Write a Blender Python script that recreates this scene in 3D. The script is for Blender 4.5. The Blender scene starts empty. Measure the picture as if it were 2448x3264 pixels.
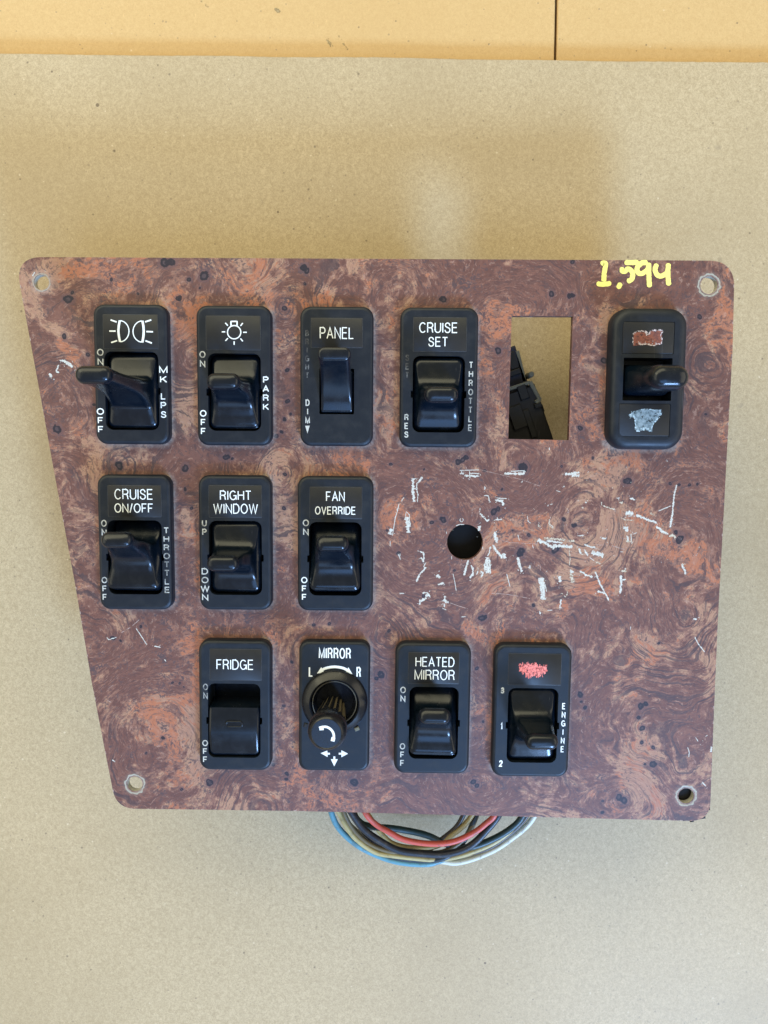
import bpy, math, random
import numpy as np
from mathutils import Vector, Matrix, noise as mnoise
from mathutils.geometry import delaunay_2d_cdt
random.seed(7); np.random.seed(7)
SC = bpy.context.scene
COL = SC.collection
R = math.radians
MM = 0.001

# ------------------------------------------------------------------ camera
FPX = 2451.0            # focal length in pixels of the 2448 x 3264 photograph
PITCH = R(4.95)
ZP = 45.0               # height of the panel's face above the cardboard (mm)
ZC = ZP + 245.0         # height of the camera (mm)
cam = bpy.data.cameras.new("camera"); camo = bpy.data.objects.new("camera", cam); COL.objects.link(camo)
cam.sensor_fit = 'VERTICAL'; cam.sensor_height = 32.64; cam.lens = 24.51
cam.clip_start = 0.005; cam.clip_end = 20
camo.location = (0, 0, ZC*MM); camo.rotation_euler = (-PITCH, 0, 0)
SC.camera = camo

# ------------------------------------------------------------------ light
w = bpy.data.worlds.new("World"); SC.world = w; w.use_nodes = True
bg = w.node_tree.nodes["Background"]
bg.inputs[0].default_value = (0.98, 0.92, 0.73, 1); bg.inputs[1].default_value = 0.45

def area(name, direction, dist, sx, sy, power, color, target=(0, 0, 0.03)):
    l = bpy.data.lights.new(name, 'AREA'); l.shape = 'RECTANGLE'; l.size = sx; l.size_y = sy
    l.energy = power; l.color = color
    o = bpy.data.objects.new(name, l); COL.objects.link(o)
    d = Vector(direction).normalized(); o.location = Vector(target) + d*dist
    o.rotation_euler = d.to_track_quat('Z', 'Y').to_euler()
    return o
# the open doorway at the lower right: cool daylight, low, throws the panel's soft shadow up the sheet
area("doorway_daylight", (31, -60, 45), 2.2, 0.38, 0.38, 54.0, (0.30, 0.54, 1.0))
area("doorway_sky", (12, -60, 110), 2.3, 1.3, 0.9, 17.0, (0.20, 0.46, 1.0))
area("doorway_yard", (0.15, -1.0, 0.36), 2.6, 3.0, 1.0, 19.0, (0.26, 0.53, 1.0))
# bounced light of the room: back wall and side walls
area("room_bounce_back", (-0.35, 0.95, 0.72), 1.15, 1.6, 0.7, 11.0, (1.0, 0.93, 0.62))
area("room_bounce_left", (-1.0, 0.15, 0.62), 1.7, 1.8, 0.9, 6.5, (1.0, 0.95, 0.72))
area("room_bounce_right", (1.0, 0.0, 0.62), 1.9, 1.8, 0.9, 8.5, (1.0, 0.90, 0.66))

SC.view_settings.view_transform = 'Standard'; SC.view_settings.look = 'None'
SC.view_settings.exposure = 0.22; SC.view_settings.gamma = 1.0
SC.render.engine = 'CYCLES'
SC.cycles.max_bounces = 6

# ------------------------------------------------------------------ pixel -> place
_s, _c = math.sin(PITCH), math.cos(PITCH)
def P(px, py, z=ZP):
    """point (mm) of the plane at height z that the photograph shows at this pixel"""
    u = (px-1224.0)/FPX; v = (py-1632.0)/FPX
    t = (ZC-z)/(_c - v*_s)
    return (u*t, (-_s - v*_c)*t)

# ------------------------------------------------------------------ materials
def nodes_of(m):
    m.use_nodes = True
    nt = m.node_tree; return nt, nt.nodes["Principled BSDF"]
class NB:
    """tiny node builder"""
    def __init__(s, name):
        s.m = bpy.data.materials.new(name); s.nt, s.bsdf = nodes_of(s.m)
    def n(s, t, **kw):
        nd = s.nt.nodes.new(t)
        for k, v in kw.items(): setattr(nd, k, v)
        return nd
    def l(s, a, b): s.nt.links.new(a, b)
    def val(s, sock, v):
        if isinstance(v, (int, float)): sock.default_value = v
        elif isinstance(v, (tuple, list)): sock.default_value = (v[0], v[1], v[2], 1) if len(sock.default_value) == 4 else v
        else: s.l(v, sock)
    def math(s, op, a, b=0.0, c=None, clamp=False):
        nd = s.n('ShaderNodeMath', operation=op); nd.use_clamp = clamp
        s.val(nd.inputs[0], a); s.val(nd.inputs[1], b)
        if c is not None: s.val(nd.inputs[2], c)
        return nd.outputs[0]
    def mix(s, f, a, b, mode='MIX'):
        nd = s.n('ShaderNodeMix', data_type='RGBA', blend_type=mode)
        s.val(nd.inputs[0], f); s.val(nd.inputs[6], a); s.val(nd.inputs[7], b)
        return nd.outputs[2]
    def noise(s, vec, scale, detail=3, rough=0.55, dist=0.0, out='Fac'):
        nd = s.n('ShaderNodeTexNoise'); s.val(nd.inputs['Vector'], vec)
        nd.inputs['Scale'].default_value = scale; nd.inputs['Detail'].default_value = detail
        nd.inputs['Roughness'].default_value = rough; nd.inputs['Distortion'].default_value = dist
        return nd.outputs[out]
    def ramp(s, f, a, b, smooth=True):
        nd = s.n('ShaderNodeMapRange'); nd.interpolation_type = 'SMOOTHSTEP' if smooth else 'LINEAR'
        s.val(nd.inputs[0], f); nd.inputs[1].default_value = a; nd.inputs[2].default_value = b
        return nd.outputs[0]
    def attr(s, name, out='Fac'):
        nd = s.n('ShaderNodeAttribute'); nd.attribute_name = name; return nd.outputs[out]
    def obj(s): return s.n('ShaderNodeTexCoord').outputs['Object']
    def mapping(s, vec, scale=(1, 1, 1), rot=(0, 0, 0), loc=(0, 0, 0)):
        nd = s.n('ShaderNodeMapping'); s.l(vec, nd.inputs[0]); nd.inputs['Scale'].default_value = scale
        nd.inputs['Rotation'].default_value = rot; nd.inputs['Location'].default_value = loc
        return nd.outputs[0]
    def bump(s, h, strength, dist):
        nd = s.n('ShaderNodeBump'); nd.inputs['Strength'].default_value = strength
        nd.inputs['Distance'].default_value = dist; s.l(h, nd.inputs['Height'])
        s.l(nd.outputs[0], s.bsdf.inputs['Normal'])
    def set(s, color=None, rough=None, spec=None, metal=None):
        if color is not None: s.val(s.bsdf.inputs['Base Color'], color)
        if rough is not None: s.val(s.bsdf.inputs['Roughness'], rough)
        if spec is not None: s.val(s.bsdf.inputs['Specular IOR Level'], spec)
        if metal is not None: s.val(s.bsdf.inputs['Metallic'], metal)
        return s.m

def mat_plastic(name, base=(0.0035, 0.0065, 0.011), rough=0.36, dust=0.5, grain=0.25):
    b = NB(name); co = b.obj()
    n1 = b.noise(co, 260, 4, 0.6); n2 = b.noise(co, 3200, 2, 0.6)
    f = b.math('MULTIPLY', b.ramp(n1, 0.42, 0.75), 0.35*dust)
    f2 = b.math('MULTIPLY', b.ramp(n2, 0.62, 0.80), 0.25*dust)
    c = b.mix(b.math('MAXIMUM', f, f2), base, (0.042, 0.043, 0.042))
    rot = b.mapping(co, (1, 0.06, 1), (0, 0, 0.5)); sc1 = b.noise(rot, 1400, 2, 0.5)
    rot2 = b.mapping(co, (1, 0.05, 1), (0, 0, -0.9)); sc2 = b.noise(rot2, 1700, 2, 0.5)
    sc = b.math('MULTIPLY', b.math('MAXIMUM', b.ramp(sc1, 0.70, 0.76), b.ramp(sc2, 0.71, 0.77)), b.ramp(b.noise(co, 120, 2, 0.5), 0.50, 0.62))
    c = b.mix(b.math('MULTIPLY', sc, 0.55*dust+0.15), c, (0.075, 0.075, 0.075))
    r = b.math('ADD', b.math('MULTIPLY', n1, 0.26), rough-0.11)
    b.bump(b.noise(co, 5200, 2, 0.6), grain, 0.00004)
    return b.set(c, r, 0.36)
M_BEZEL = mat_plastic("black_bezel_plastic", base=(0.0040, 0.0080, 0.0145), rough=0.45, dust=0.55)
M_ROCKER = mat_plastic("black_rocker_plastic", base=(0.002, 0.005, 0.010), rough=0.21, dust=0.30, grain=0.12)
M_KNOBP = mat_plastic("worn_knob_plastic", base=(0.005, 0.006, 0.009), rough=0.24, dust=0.35, grain=0.1)
M_LABELP = mat_plastic("black_label_plastic", base=(0.012, 0.013, 0.015), rough=0.46, dust=0.3)
M_HOUSE = mat_plastic("black_housing_plastic", base=(0.010, 0.009, 0.009), rough=0.5, dust=0.8)
M_RIB = mat_plastic("dusty_tan_rib", base=(0.085, 0.066, 0.035), rough=0.6, dust=0.8)
M_RINGW = mat_plastic("rubbed_ring_edge", base=(0.13, 0.12, 0.095), rough=0.5, dust=0.8)
M_GREYP = mat_plastic("dusty_grey_plastic", base=(0.17, 0.165, 0.12), rough=0.6, dust=0.8)

def mat_ink(name, col, wear=0.0, rough=0.5):
    b = NB(name); co = b.obj()
    n = b.noise(co, 900, 4, 0.7); n2 = b.noise(co, 140, 2, 0.5)
    f = b.ramp(b.math('ADD', b.math('MULTIPLY', n, 0.5), b.math('MULTIPLY', n2, 0.5)), 0.62-wear*0.35, 0.72-wear*0.28)
    c = b.mix(b.math('MULTIPLY', f, min(1, 0.25+wear)), col, (0.03, 0.03, 0.032))
    return b.set(c, rough, 0.4)
def mat_flake(name, col, under, lo, hi, scale=1500, rough=0.6):
    b = NB(name); co = b.obj(); n = b.noise(co, scale, 4, 0.75); n2 = b.noise(co, 330, 3, 0.6)
    v = b.math('ADD', b.math('MULTIPLY', n, 0.6), b.math('MULTIPLY', n2, 0.4))
    b.l(b.ramp(v, lo, hi), b.bsdf.inputs['Alpha'])
    return b.set(b.mix(b.ramp(n, 0.40, 0.62), under, col), rough, 0.4)
M_WHITE = mat_ink("white_print", (0.80, 0.84, 0.82), 0.0)
M_WORN = mat_ink("rubbed_grey_print", (0.50, 0.51, 0.47), 0.38)
M_FAINT = mat_ink("faint_rubbed_print", (0.17, 0.18, 0.18), 0.7)
M_DIMP = mat_ink("half_rubbed_print", (0.30, 0.31, 0.30), 0.5)
M_LEDGE = mat_ink("label_edge_highlight", (0.060, 0.066, 0.070), 0.55)  # paler tone paints in the light caught by the label film's edge
M_YELLOW = mat_ink("yellow_paint_pen", (0.92, 0.83, 0.20), 0.12, 0.45)
M_PINK = mat_flake("pink_red_paint", (0.86, 0.25, 0.22), (0.55, 0.12, 0.10), 0.38, 0.47, 1300)
M_REDP = mat_flake("rust_red_paint", (0.24, 0.075, 0.045), (0.13, 0.045, 0.035), 0.36, 0.42, 1300)
M_SILVER = mat_flake("silver_grey_paint", (0.25, 0.32, 0.35), (0.12, 0.17, 0.19), 0.38, 0.47, 1100, 0.4)
M_OUTL = mat_flake("pinkish_white_scrape", (0.62, 0.55, 0.55), (0.30, 0.22, 0.22), 0.42, 0.52, 1500)
M_OUTB = mat_flake("bluish_white_scrape", (0.50, 0.62, 0.66), (0.20, 0.28, 0.31), 0.42, 0.52, 1500)
M_CHIP = mat_flake("bare_white_scratch", (0.58, 0.60, 0.55), (0.44, 0.42, 0.38), 0.335, 0.41, 1500)
M_CHIPT = mat_flake("bare_tan_scratch", (0.56, 0.52, 0.42), (0.34, 0.27, 0.20), 0.43, 0.50, 1300)
M_FINE = mat_flake("pale_fine_scratch", (0.44, 0.34, 0.30), (0.28, 0.19, 0.16), 0.38, 0.48, 900)
def mat_rim():
    b = NB("bare_hole_rim"); co = b.obj(); n = b.noise(co, 1500, 4, 0.7)
    return b.set(b.mix(n, (0.16, 0.15, 0.12), (0.50, 0.47, 0.38)), 0.5, 0.5)
M_RIM = mat_rim()
def mat_edge():
    b = NB("panel_edge"); co = b.obj(); n = b.noise(co, 700, 4, 0.7)
    c = b.mix(b.ramp(n, 0.55, 0.66), (0.10, 0.045, 0.04), (0.34, 0.27, 0.24))
    return b.set(c, 0.5, 0.4)
M_EDGE = mat_edge()

def mat_wire(name, col):
    b = NB(name); co = b.obj(); n = b.noise(co, 420, 4, 0.65)
    c = b.mix(b.ramp(n, 0.50, 0.72), col, (col[0]*0.45+0.05, col[1]*0.45+0.045, col[2]*0.45+0.035))
    return b.set(c, 0.42, 0.45)

def mat_board(name, base, dark, light, top):
    """kraft / fibreboard: fibres, flecks, faint blotches"""
    b = NB(name); co = b.obj()
    cr = b.mapping(co, (1, 1, 1), (0, 0, 0.61), (0.31, 0.17, 0.4))
    g1 = b.noise(cr, 3100, 3, 0.8); g2 = b.noise(b.mapping(co, (1, 1, 1), (0, 0, 1.13)), 1250, 4, 0.75, 0.6); g3 = b.noise(co, 9, 4, 0.6, 0.4)
    fib = b.noise(b.mapping(co, (1, 0.30, 1), (0, 0, 0.35)), 1500, 2, 0.6); fib2 = b.noise(b.mapping(co, (1, 0.22, 1), (0, 0, -1.0)), 1300, 2, 0.6)
    g4 = b.noise(b.mapping(co, (1, 1, 1), (0, 0, 2.0)), 560, 5, 0.8, 0.8)
    t = b.math('ADD', b.math('ADD', b.math('MULTIPLY', g1, 0.40), b.math('MULTIPLY', g2, 0.32)), b.math('MULTIPLY', g4, 0.28))
    c = b.mix(b.ramp(t, 0.40, 0.61), dark, light)
    c = b.mix(0.15, c, base)
    c = b.mix(b.math('MULTIPLY', b.ramp(g3, 0.38, 0.66), 0.36), c, dark)
    c = b.mix(b.math('MULTIPLY', b.ramp(b.math('MAXIMUM', fib, fib2), 0.68, 0.80), 0.38), c, (min(1, light[0]*1.35), min(1, light[1]*1.35), min(1, light[2]*1.4)))
    # dark flecks of two sizes, pale flecks, grey blotches
    for sc, th, amt, col in ((420, 0.060, 0.60, (0.11, 0.08, 0.045)), (120, 0.030, 0.75, (0.09, 0.06, 0.035)), (520, 0.06, 0.38, (0.80, 0.70, 0.50)), (800, 0.10, 0.45, (0.16, 0.12, 0.07))):
        v = b.n('ShaderNodeTexVoronoi', feature='F1'); b.l(b.mapping(co, (1, 1, 1), (0, 0, sc*0.01), (sc*0.013, 0.2, 0)), v.inputs['Vector'])
        v.inputs['Scale'].default_value = sc
        sel = b.n('ShaderNodeSeparateColor'); b.l(v.outputs['Color'], sel.inputs[0])
        pick = b.math('GREATER_THAN', sel.outputs[0], 0.955)
        sz = b.math('ADD', b.math('MULTIPLY', sel.outputs[1], th*2.2), th)
        spot = b.math('SUBTRACT', 1.0, b.ramp(b.math('DIVIDE', v.outputs['Distance'], sz), 0.75, 1.25))
        c = b.mix(b.math('MULTIPLY', b.math('MULTIPLY', spot, pick), amt), c, col)
    bl = b.ramp(b.noise(co, 95, 1, 0.4), 0.775, 0.82)
    c = b.mix(b.math('MULTIPLY', bl, 0.35), c, (0.14, 0.11, 0.075))
    b.bump(t, 0.35, 0.00012)
    return b.set(c, b.math('ADD', b.math('MULTIPLY', g2, 0.2), 0.46), 0.42)
M_SHEET = mat_board("kraft_cardboard", (0.455, 0.345, 0.196), (0.335, 0.248, 0.133), (0.565, 0.445, 0.272), True)
M_SEDGE = mat_board("cardboard_cut_edge", (0.36, 0.27, 0.16), (0.26, 0.19, 0.11), (0.42, 0.33, 0.21), False)
M_TABLE = mat_board("yellow_hardboard", (0.560, 0.368, 0.155), (0.500, 0.318, 0.126), (0.61, 0.415, 0.188), False)

def mat_burl():
    b = NB("burl_wood_laminate"); co = b.obj()
    eye = b.attr('eye'); knot = b.attr('knot'); warm = b.attr('warm'); dust = b.attr('dust'); ring = b.attr('ring')
    def warp(src, scale, amt, detail):
        wv = b.noise(src, scale, detail, 0.55, 0.0, 'Color')
        wsub = b.n('ShaderNodeVectorMath', operation='SUBTRACT'); b.l(wv, wsub.inputs[0]); wsub.inputs[1].default_value = (0.5, 0.5, 0.5)
        wsc = b.n('ShaderNodeVectorMath', operation='SCALE'); b.l(wsub.outputs[0], wsc.inputs[0]); wsc.inputs['Scale'].default_value = amt
        wad = b.n('ShaderNodeVectorMath', operation='ADD'); b.l(src, wad.inputs[0]); b.l(wsc.outputs[0], wad.inputs[1]); return wad.outputs[0]
    wc = warp(co, 22, 0.050, 3)
    co2 = warp(co, 110, 0.0045, 2)            # ragged small warp
    # flow scalar whose level lines the grain follows
    S = b.math('ADD', b.noise(wc, 15, 2, 0.5), knot)
    S = b.math('ADD', S, b.math('MULTIPLY', b.noise(co2, 120, 4, 0.65), 0.055))
    sep = b.n('ShaderNodeSeparateXYZ'); b.l(co2, sep.inputs[0])
    def streak(freq, along, seed, detail=3, rough=0.6):
        cmb = b.n('ShaderNodeCombineXYZ')
        b.l(b.math('MULTIPLY', S, freq), cmb.inputs[0])
        b.l(b.math('MULTIPLY', sep.outputs[0], along), cmb.inputs[1]); b.l(b.math('MULTIPLY', sep.outputs[1], along), cmb.inputs[2])
        nd = b.n('ShaderNodeTexNoise'); b.l(b.mapping(cmb.outputs[0], loc=(seed, seed*2.3, 0)), nd.inputs['Vector'])
        nd.inputs['Scale'].default_value = 1.0; nd.inputs['Detail'].default_value = detail; nd.inputs['Roughness'].default_value = rough
        return nd.outputs['Fac']
    broad = streak(12, 55, 3.1, 4); mid = streak(60, 150, 11.0, 4); fine = streak(150, 420, 5.0, 3, 0.7); line = streak(62, 45, 21.0, 2, 0.55)
    grit = b.noise(co2, 1150, 3, 0.7); grit2 = b.noise(co2, 480, 4, 0.7); grit3 = b.noise(co2, 230, 5, 0.7)
    patch = b.noise(wc, 42, 6, 0.66, 0.5)
    where = b.noise(co, 26, 3, 0.55, 0.8)      # where the print is smooth, grained or speckled
    t = b.math('ADD', b.math('MULTIPLY', broad, 0.36), b.math('MULTIPLY', patch, 0.64))
    t = b.math('ADD', t, b.math('MULTIPLY', b.math('SUBTRACT', mid, 0.5), 0.20))
    t = b.math('ADD', t, b.math('MULTIPLY', b.math('SUBTRACT', grit3, 0.5), 0.42))
    t = b.math('ADD', t, b.math('MULTIPLY', b.math('SUBTRACT', grit2, 0.5), 0.16))
    t = b.math('ADD', t, warm)
    plain = b.ramp(b.noise(b.mapping(wc, loc=(3.3, 1.1, 0)), 21, 2, 0.5), 0.52, 0.60)
    t = b.math('SUBTRACT', t, b.math('MULTIPLY', plain, 0.075))
    mauve = (0.172, 0.076, 0.056); mauve2 = (0.118, 0.051, 0.041); orange = (0.390, 0.138, 0.066); tan = (0.370, 0.212, 0.132); dark = (0.050, 0.034, 0.040)
    c = b.mix(b.ramp(b.math('ADD', b.math('MULTIPLY', mid, .5), b.math('MULTIPLY', grit3, .5)), 0.44, 0.58), mauve2, mauve)
    c = b.mix(b.math('MULTIPLY', b.ramp(t, 0.490, 0.507), 0.70), c, (0.250, 0.125, 0.088))
    hue = b.math('ADD', b.noise(wc, 24, 3, 0.55, 0.3), b.math('MULTIPLY', b.math('SUBTRACT', mid, 0.5), 0.40))
    hue = b.math('ADD', hue, b.math('MULTIPLY', b.math('SUBTRACT', grit3, 0.5), 0.22))
    hi = b.mix(b.ramp(hue, 0.47, 0.50), orange, tan)
    c = b.mix(b.math('MULTIPLY', b.ramp(t, 0.535, 0.552), 0.82), c, hi)
    c = b.mix(b.math('MULTIPLY', b.ramp(t, 0.590, 0.605), 0.45), c, (0.300, 0.150, 0.105))
    c = b.mix(b.math('MULTIPLY', b.ramp(fine, 0.58, 0.66), 0.42), c, (0.42, 0.27, 0.21))
    # dark grain lines following the flow, stronger in some areas
    gl = b.math('MULTIPLY', b.ramp(where, 0.42, 0.62), b.math('SUBTRACT', 1.0, b.math('MULTIPLY', plain, 0.65)))
    c = b.mix(b.math('MULTIPLY', b.math('MULTIPLY', b.ramp(b.math('ADD', line, b.math('MULTIPLY', b.math('SUBTRACT', grit2, 0.5), 0.12)), 0.545, 0.60), gl), 0.78), c, dark)
    c = b.mix(b.math('MULTIPLY', b.ramp(b.math('SUBTRACT', 1.0, fine), 0.55, 0.62), 0.55), c, dark)
    # speckle in the other areas
    sl = b.ramp(where, 0.56, 0.38)
    sp = b.math('ADD', b.math('MULTIPLY', grit, 0.55), b.math('MULTIPLY', grit3, 0.45))
    c = b.mix(b.math('MULTIPLY', b.math('MULTIPLY', b.ramp(sp, 0.525, 0.560), sl), 0.80), c, (0.062, 0.040, 0.048))
    c = b.mix(b.math('MULTIPLY', b.ramp(sp, 0.580, 0.610), 0.85), c, (0.050, 0.034, 0.042))
    c = b.mix(b.math('MULTIPLY', b.ramp(grit, 0.40, 0.75), 0.10), c, (0.36, 0.22, 0.16))
    # rings about the ringed knots
    rn = b.math('ADD', ring, b.math('MULTIPLY', b.math('SUBTRACT', grit3, 0.5), 0.20))
    rl = b.math('SINE', b.math('MULTIPLY', rn, 24.0))
    inr = b.math('MULTIPLY', b.math('MULTIPLY', b.ramp(rn, 0.08, 0.35), b.ramp(rl, 0.10, 0.6)), b.ramp(grit2, 0.40, 0.55))
    c = b.mix(b.math('MULTIPLY', inr, 0.72), c, (0.048, 0.034, 0.044))
    # eyes: near-black spots with ragged borders
    en = b.math('ADD', eye, b.math('MULTIPLY', b.math('SUBTRACT', grit2, 0.5), 0.55))
    en = b.math('ADD', en, b.math('MULTIPLY', b.math('SUBTRACT', grit3, 0.5), 0.45))
    c = b.mix(b.math('MULTIPLY', b.ramp(en, 0.50, 0.60), 0.45), c, (0.120, 0.068, 0.070))
    c = b.mix(b.math('MULTIPLY', b.ramp(en, 0.80, 0.86), 0.92), c, (0.012, 0.012, 0.020))
    c = b.mix(b.math('MULTIPLY', b.math('MULTIPLY', b.ramp(eye, 0.955, 0.985), b.ramp(grit2, 0.46, 0.56)), 0.45), c, (0.12, 0.08, 0.085))
    # settled dust round the switches
    dn = b.math('MULTIPLY', dust, b.ramp(b.noise(co, 900, 4, 0.7), 0.25, 0.65))
    c = b.mix(b.math('MULTIPLY', dn, 0.85), c, (0.36, 0.32, 0.28))
    hl = b.noise(co, 30, 3, 0.5)
    b.bump(b.noise(co, 2600, 2, 0.5), 0.10, 0.00005)
    return b.set(c, b.math('ADD', b.math('MULTIPLY', hl, 0.16), 0.36), 0.40)
M_BURL = mat_burl()

# ------------------------------------------------------------------ mesh helpers (all lengths mm)
def mesh_of(name, verts, faces, mats, smooth=None, mids=None):
    me = bpy.data.meshes.new(name)
    me.from_pydata([(a*MM, b*MM, c*MM) for a, b, c in verts], [], faces)
    for m in (mats if isinstance(mats, (list, tuple)) else [mats]): me.materials.append(m)
    if mids is not None: me.polygons.foreach_set('material_index', mids)
    me.validate(); me.update()
    if smooth is not None:
        me.polygons.foreach_set('use_smooth', [True]*len(me.polygons))
        me.set_sharp_from_angle(angle=R(smooth))
    return me
def put(name, me, parent=None, loc=(0, 0, 0), rot=(0, 0, 0), **props):
    o = bpy.data.objects.new(name, me); COL.objects.link(o)
    if parent is not None: o.parent = parent
    o.location = Vector(loc)*MM; o.rotation_euler = rot
    for k, v in props.items(): o[k] = v
    return o
def rrect(w, h, r, cx=0, cy=0, seg=6):
    r = min(r, w/2-1e-3, h/2-1e-3); pts = []
    for (sx, sy, a0) in ((1, 1, 0), (-1, 1, 90), (-1, -1, 180), (1, -1, 270)):
        for i in range(seg+1):
            a = R(a0+90*i/seg); pts.append((cx+sx*(w/2-r)+r*math.cos(a), cy+sy*(h/2-r)+r*math.sin(a)))
    return pts
def circle(r, n=40, cx=0, cy=0): return [(cx+r*math.cos(2*math.pi*i/n), cy+r*math.sin(2*math.pi*i/n)) for i in range(n)]
def loft(rings, close_top=True, close_bot=False, V=None, F=None):
    """rings: list of lists of 3-D points of one count"""
    V = [] if V is None else V; F = [] if F is None else F
    base = len(V); n = len(rings[0])
    for rg in rings: V.extend(rg)
    for k in range(len(rings)-1):
        a = base+k*n; b = a+n
        for i in range(n): j = (i+1) % n; F.append((a+i, a+j, b+j, b+i))
    if close_top: F.append(tuple(base+(len(rings)-1)*n+i for i in range(n)))
    if close_bot: F.append(tuple(base+i for i in reversed(range(n))))
    return V, F
def at(pts, z): return [(x, y, z) for x, y in pts]
def inside(poly, X, Y):
    c = np.zeros(len(X), bool); n = len(poly)
    for i in range(n):
        x1, y1 = poly[i]; x2, y2 = poly[(i+1) % n]
        if y1 == y2: continue
        m = ((y1 > Y) != (y2 > Y)); c ^= m & (X < (x2-x1)*(Y-y1)/(y2-y1)+x1)
    return c
def tri_plate(outer, holes, extra=()):
    """constrained triangulation of a flat plate with holes"""
    vs = []; es = []
    for lp in [outer]+list(holes):
        b = len(vs); vs += [Vector(p) for p in lp]; es += [(b+i, b+(i+1) % len(lp)) for i in range(len(lp))]
    vs += [Vector(p) for p in extra]
    ov, oe, of, *_ = delaunay_2d_cdt(vs, es, [], 0, 1e-5)
    A = np.array([(v.x, v.y) for v in ov]); T = np.array([f for f in of if len(f) == 3])
    cen = A[T].mean(axis=1); keep = inside(outer, cen[:, 0], cen[:, 1])
    for h in holes: keep &= ~inside(h, cen[:, 0], cen[:, 1])
    T = T[keep]
    a, b_, c_ = A[T[:, 0]], A[T[:, 1]], A[T[:, 2]]
    flip = np.cross(b_-a, c_-a) < 0
    T[flip] = T[flip][:, ::-1]
    return A, T
def lathe(prof, n=48, V=None, F=None, mod=None, cap=True):
    rings = []
    for k, (r, z) in enumerate(prof):
        rings.append([((r*(mod(k, i) if mod else 1))*math.cos(2*math.pi*i/n), (r*(mod(k, i) if mod else 1))*math.sin(2*math.pi*i/n), z) for i in range(n)])
    return loft(rings, cap, False, V, F)
def box(cx, cy, cz, sx, sy, sz, V, F, rz=0.0, bev=0.0):
    b = bev
    c, s = math.cos(rz), math.sin(rz)
    def rg(ins, z): return [(cx+c*x-s*y, cy+s*x+c*y, z) for x, y in ((sx/2-ins, sy/2-ins), (-sx/2+ins, sy/2-ins), (-sx/2+ins, -sy/2+ins), (sx/2-ins, -sy/2+ins))]
    rings = [rg(b, cz-sz/2), rg(0, cz-sz/2+b), rg(0, cz+sz/2-b), rg(b, cz+sz/2)] if b else [rg(0, cz-sz/2), rg(0, cz+sz/2)]
    loft(rings, True, True, V, F)
def ribbon(pts, width, z, V, F, jag=0.0, taper=True, step=None, rnd=random):
    """flat stroke of a given width along a polyline; jag roughens its borders"""
    P2 = [Vector(p) for p in pts]; L = [0]
    for a, b in zip(P2, P2[1:]): L.append(L[-1]+(b-a).length)
    tot = L[-1]; step = step or max(width*0.6, 0.3); n = max(2, int(tot/step)+1)
    out = []
    for i in range(n):
        d = tot*i/(n-1); k = 0
        while k < len(L)-2 and L[k+1] < d: k += 1
        a, b = P2[k], P2[k+1]; f = (d-L[k])/max(1e-6, L[k+1]-L[k]); p = a.lerp(b, f)
        out.append(p)
    base = len(V)
    for i, p in enumerate(out):
        t = (out[min(i+1, n-1)]-out[max(i-1, 0)]).normalized(); nn = Vector((-t.y, t.x))
        wv = width/2*((0.35 if i in (0, n-1) else 1.0) if taper else 1.0)
        l_ = wv*(1+jag*rnd.uniform(-1, 0.6)); r_ = wv*(1+jag*rnd.uniform(-1, 0.6))
        V.append((p.x+nn.x*l_, p.y+nn.y*l_, z)); V.append((p.x-nn.x*r_, p.y-nn.y*r_, z))
    for i in range(n-1): F.append((base+2*i+1, base+2*i+3, base+2*i+2, base+2*i))
def smooth_line(pts, sub=6):
    """Catmull-Rom through the points"""
    pts = [Vector(p) for p in pts]; out = []
    q = [pts[0]*2-pts[1]]+pts+[pts[-1]*2-pts[-2]]
    for i in range(1, len(q)-2):
        for k in range(sub):
            t = k/sub; a, b, c, d = q[i-1], q[i], q[i+1], q[i+2]
            out.append(0.5*((2*b)+(c-a)*t+(2*a-5*b+4*c-d)*t*t+(3*b-a-3*c+d)*t**3))
    out.append(pts[-1]); return out
def tube(pts, r, V, F, n=10):
    """pts 3-D"""
    ring_list = []; up = Vector((0, 0, 1))
    for i, p in enumerate(pts):
        t = (pts[min(i+1, len(pts)-1)]-pts[max(i-1, 0)]).normalized()
        s = t.cross(up); s = s.normalized() if s.length > 1e-4 else Vector((1, 0, 0)); u = s.cross(t)
        ring_list.append([tuple(p+s*(r*math.cos(2*math.pi*k/n))+u*(r*math.sin(2*math.pi*k/n))) for k in range(n)])
    loft(ring_list, True, True, V, F)

# ------------------------------------------------------------------ the table boards and the cardboard
table = put("workbench_top", None, None, (0, 0, -6.0)); table['kind'] = 'structure'
xs = P(1772, 100, -6)[0]
for (x0, x1) in ((-420, xs-0.45), (xs+0.45, 420)):
    V = []; F = []; box((x0+x1)/2, 60, -9, x1-x0, 760, 18, V, F, 0, 0.35)
    put("board", mesh_of("board", V, F, M_TABLE, 30), table, (0, 0, 0), (0, 0, 0))
V = []; F = []; box(0, 60, -23.0, 830, 750, 8, V, F)
put("board_support", mesh_of("board_support", V, F, M_HOUSE), table)

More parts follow.
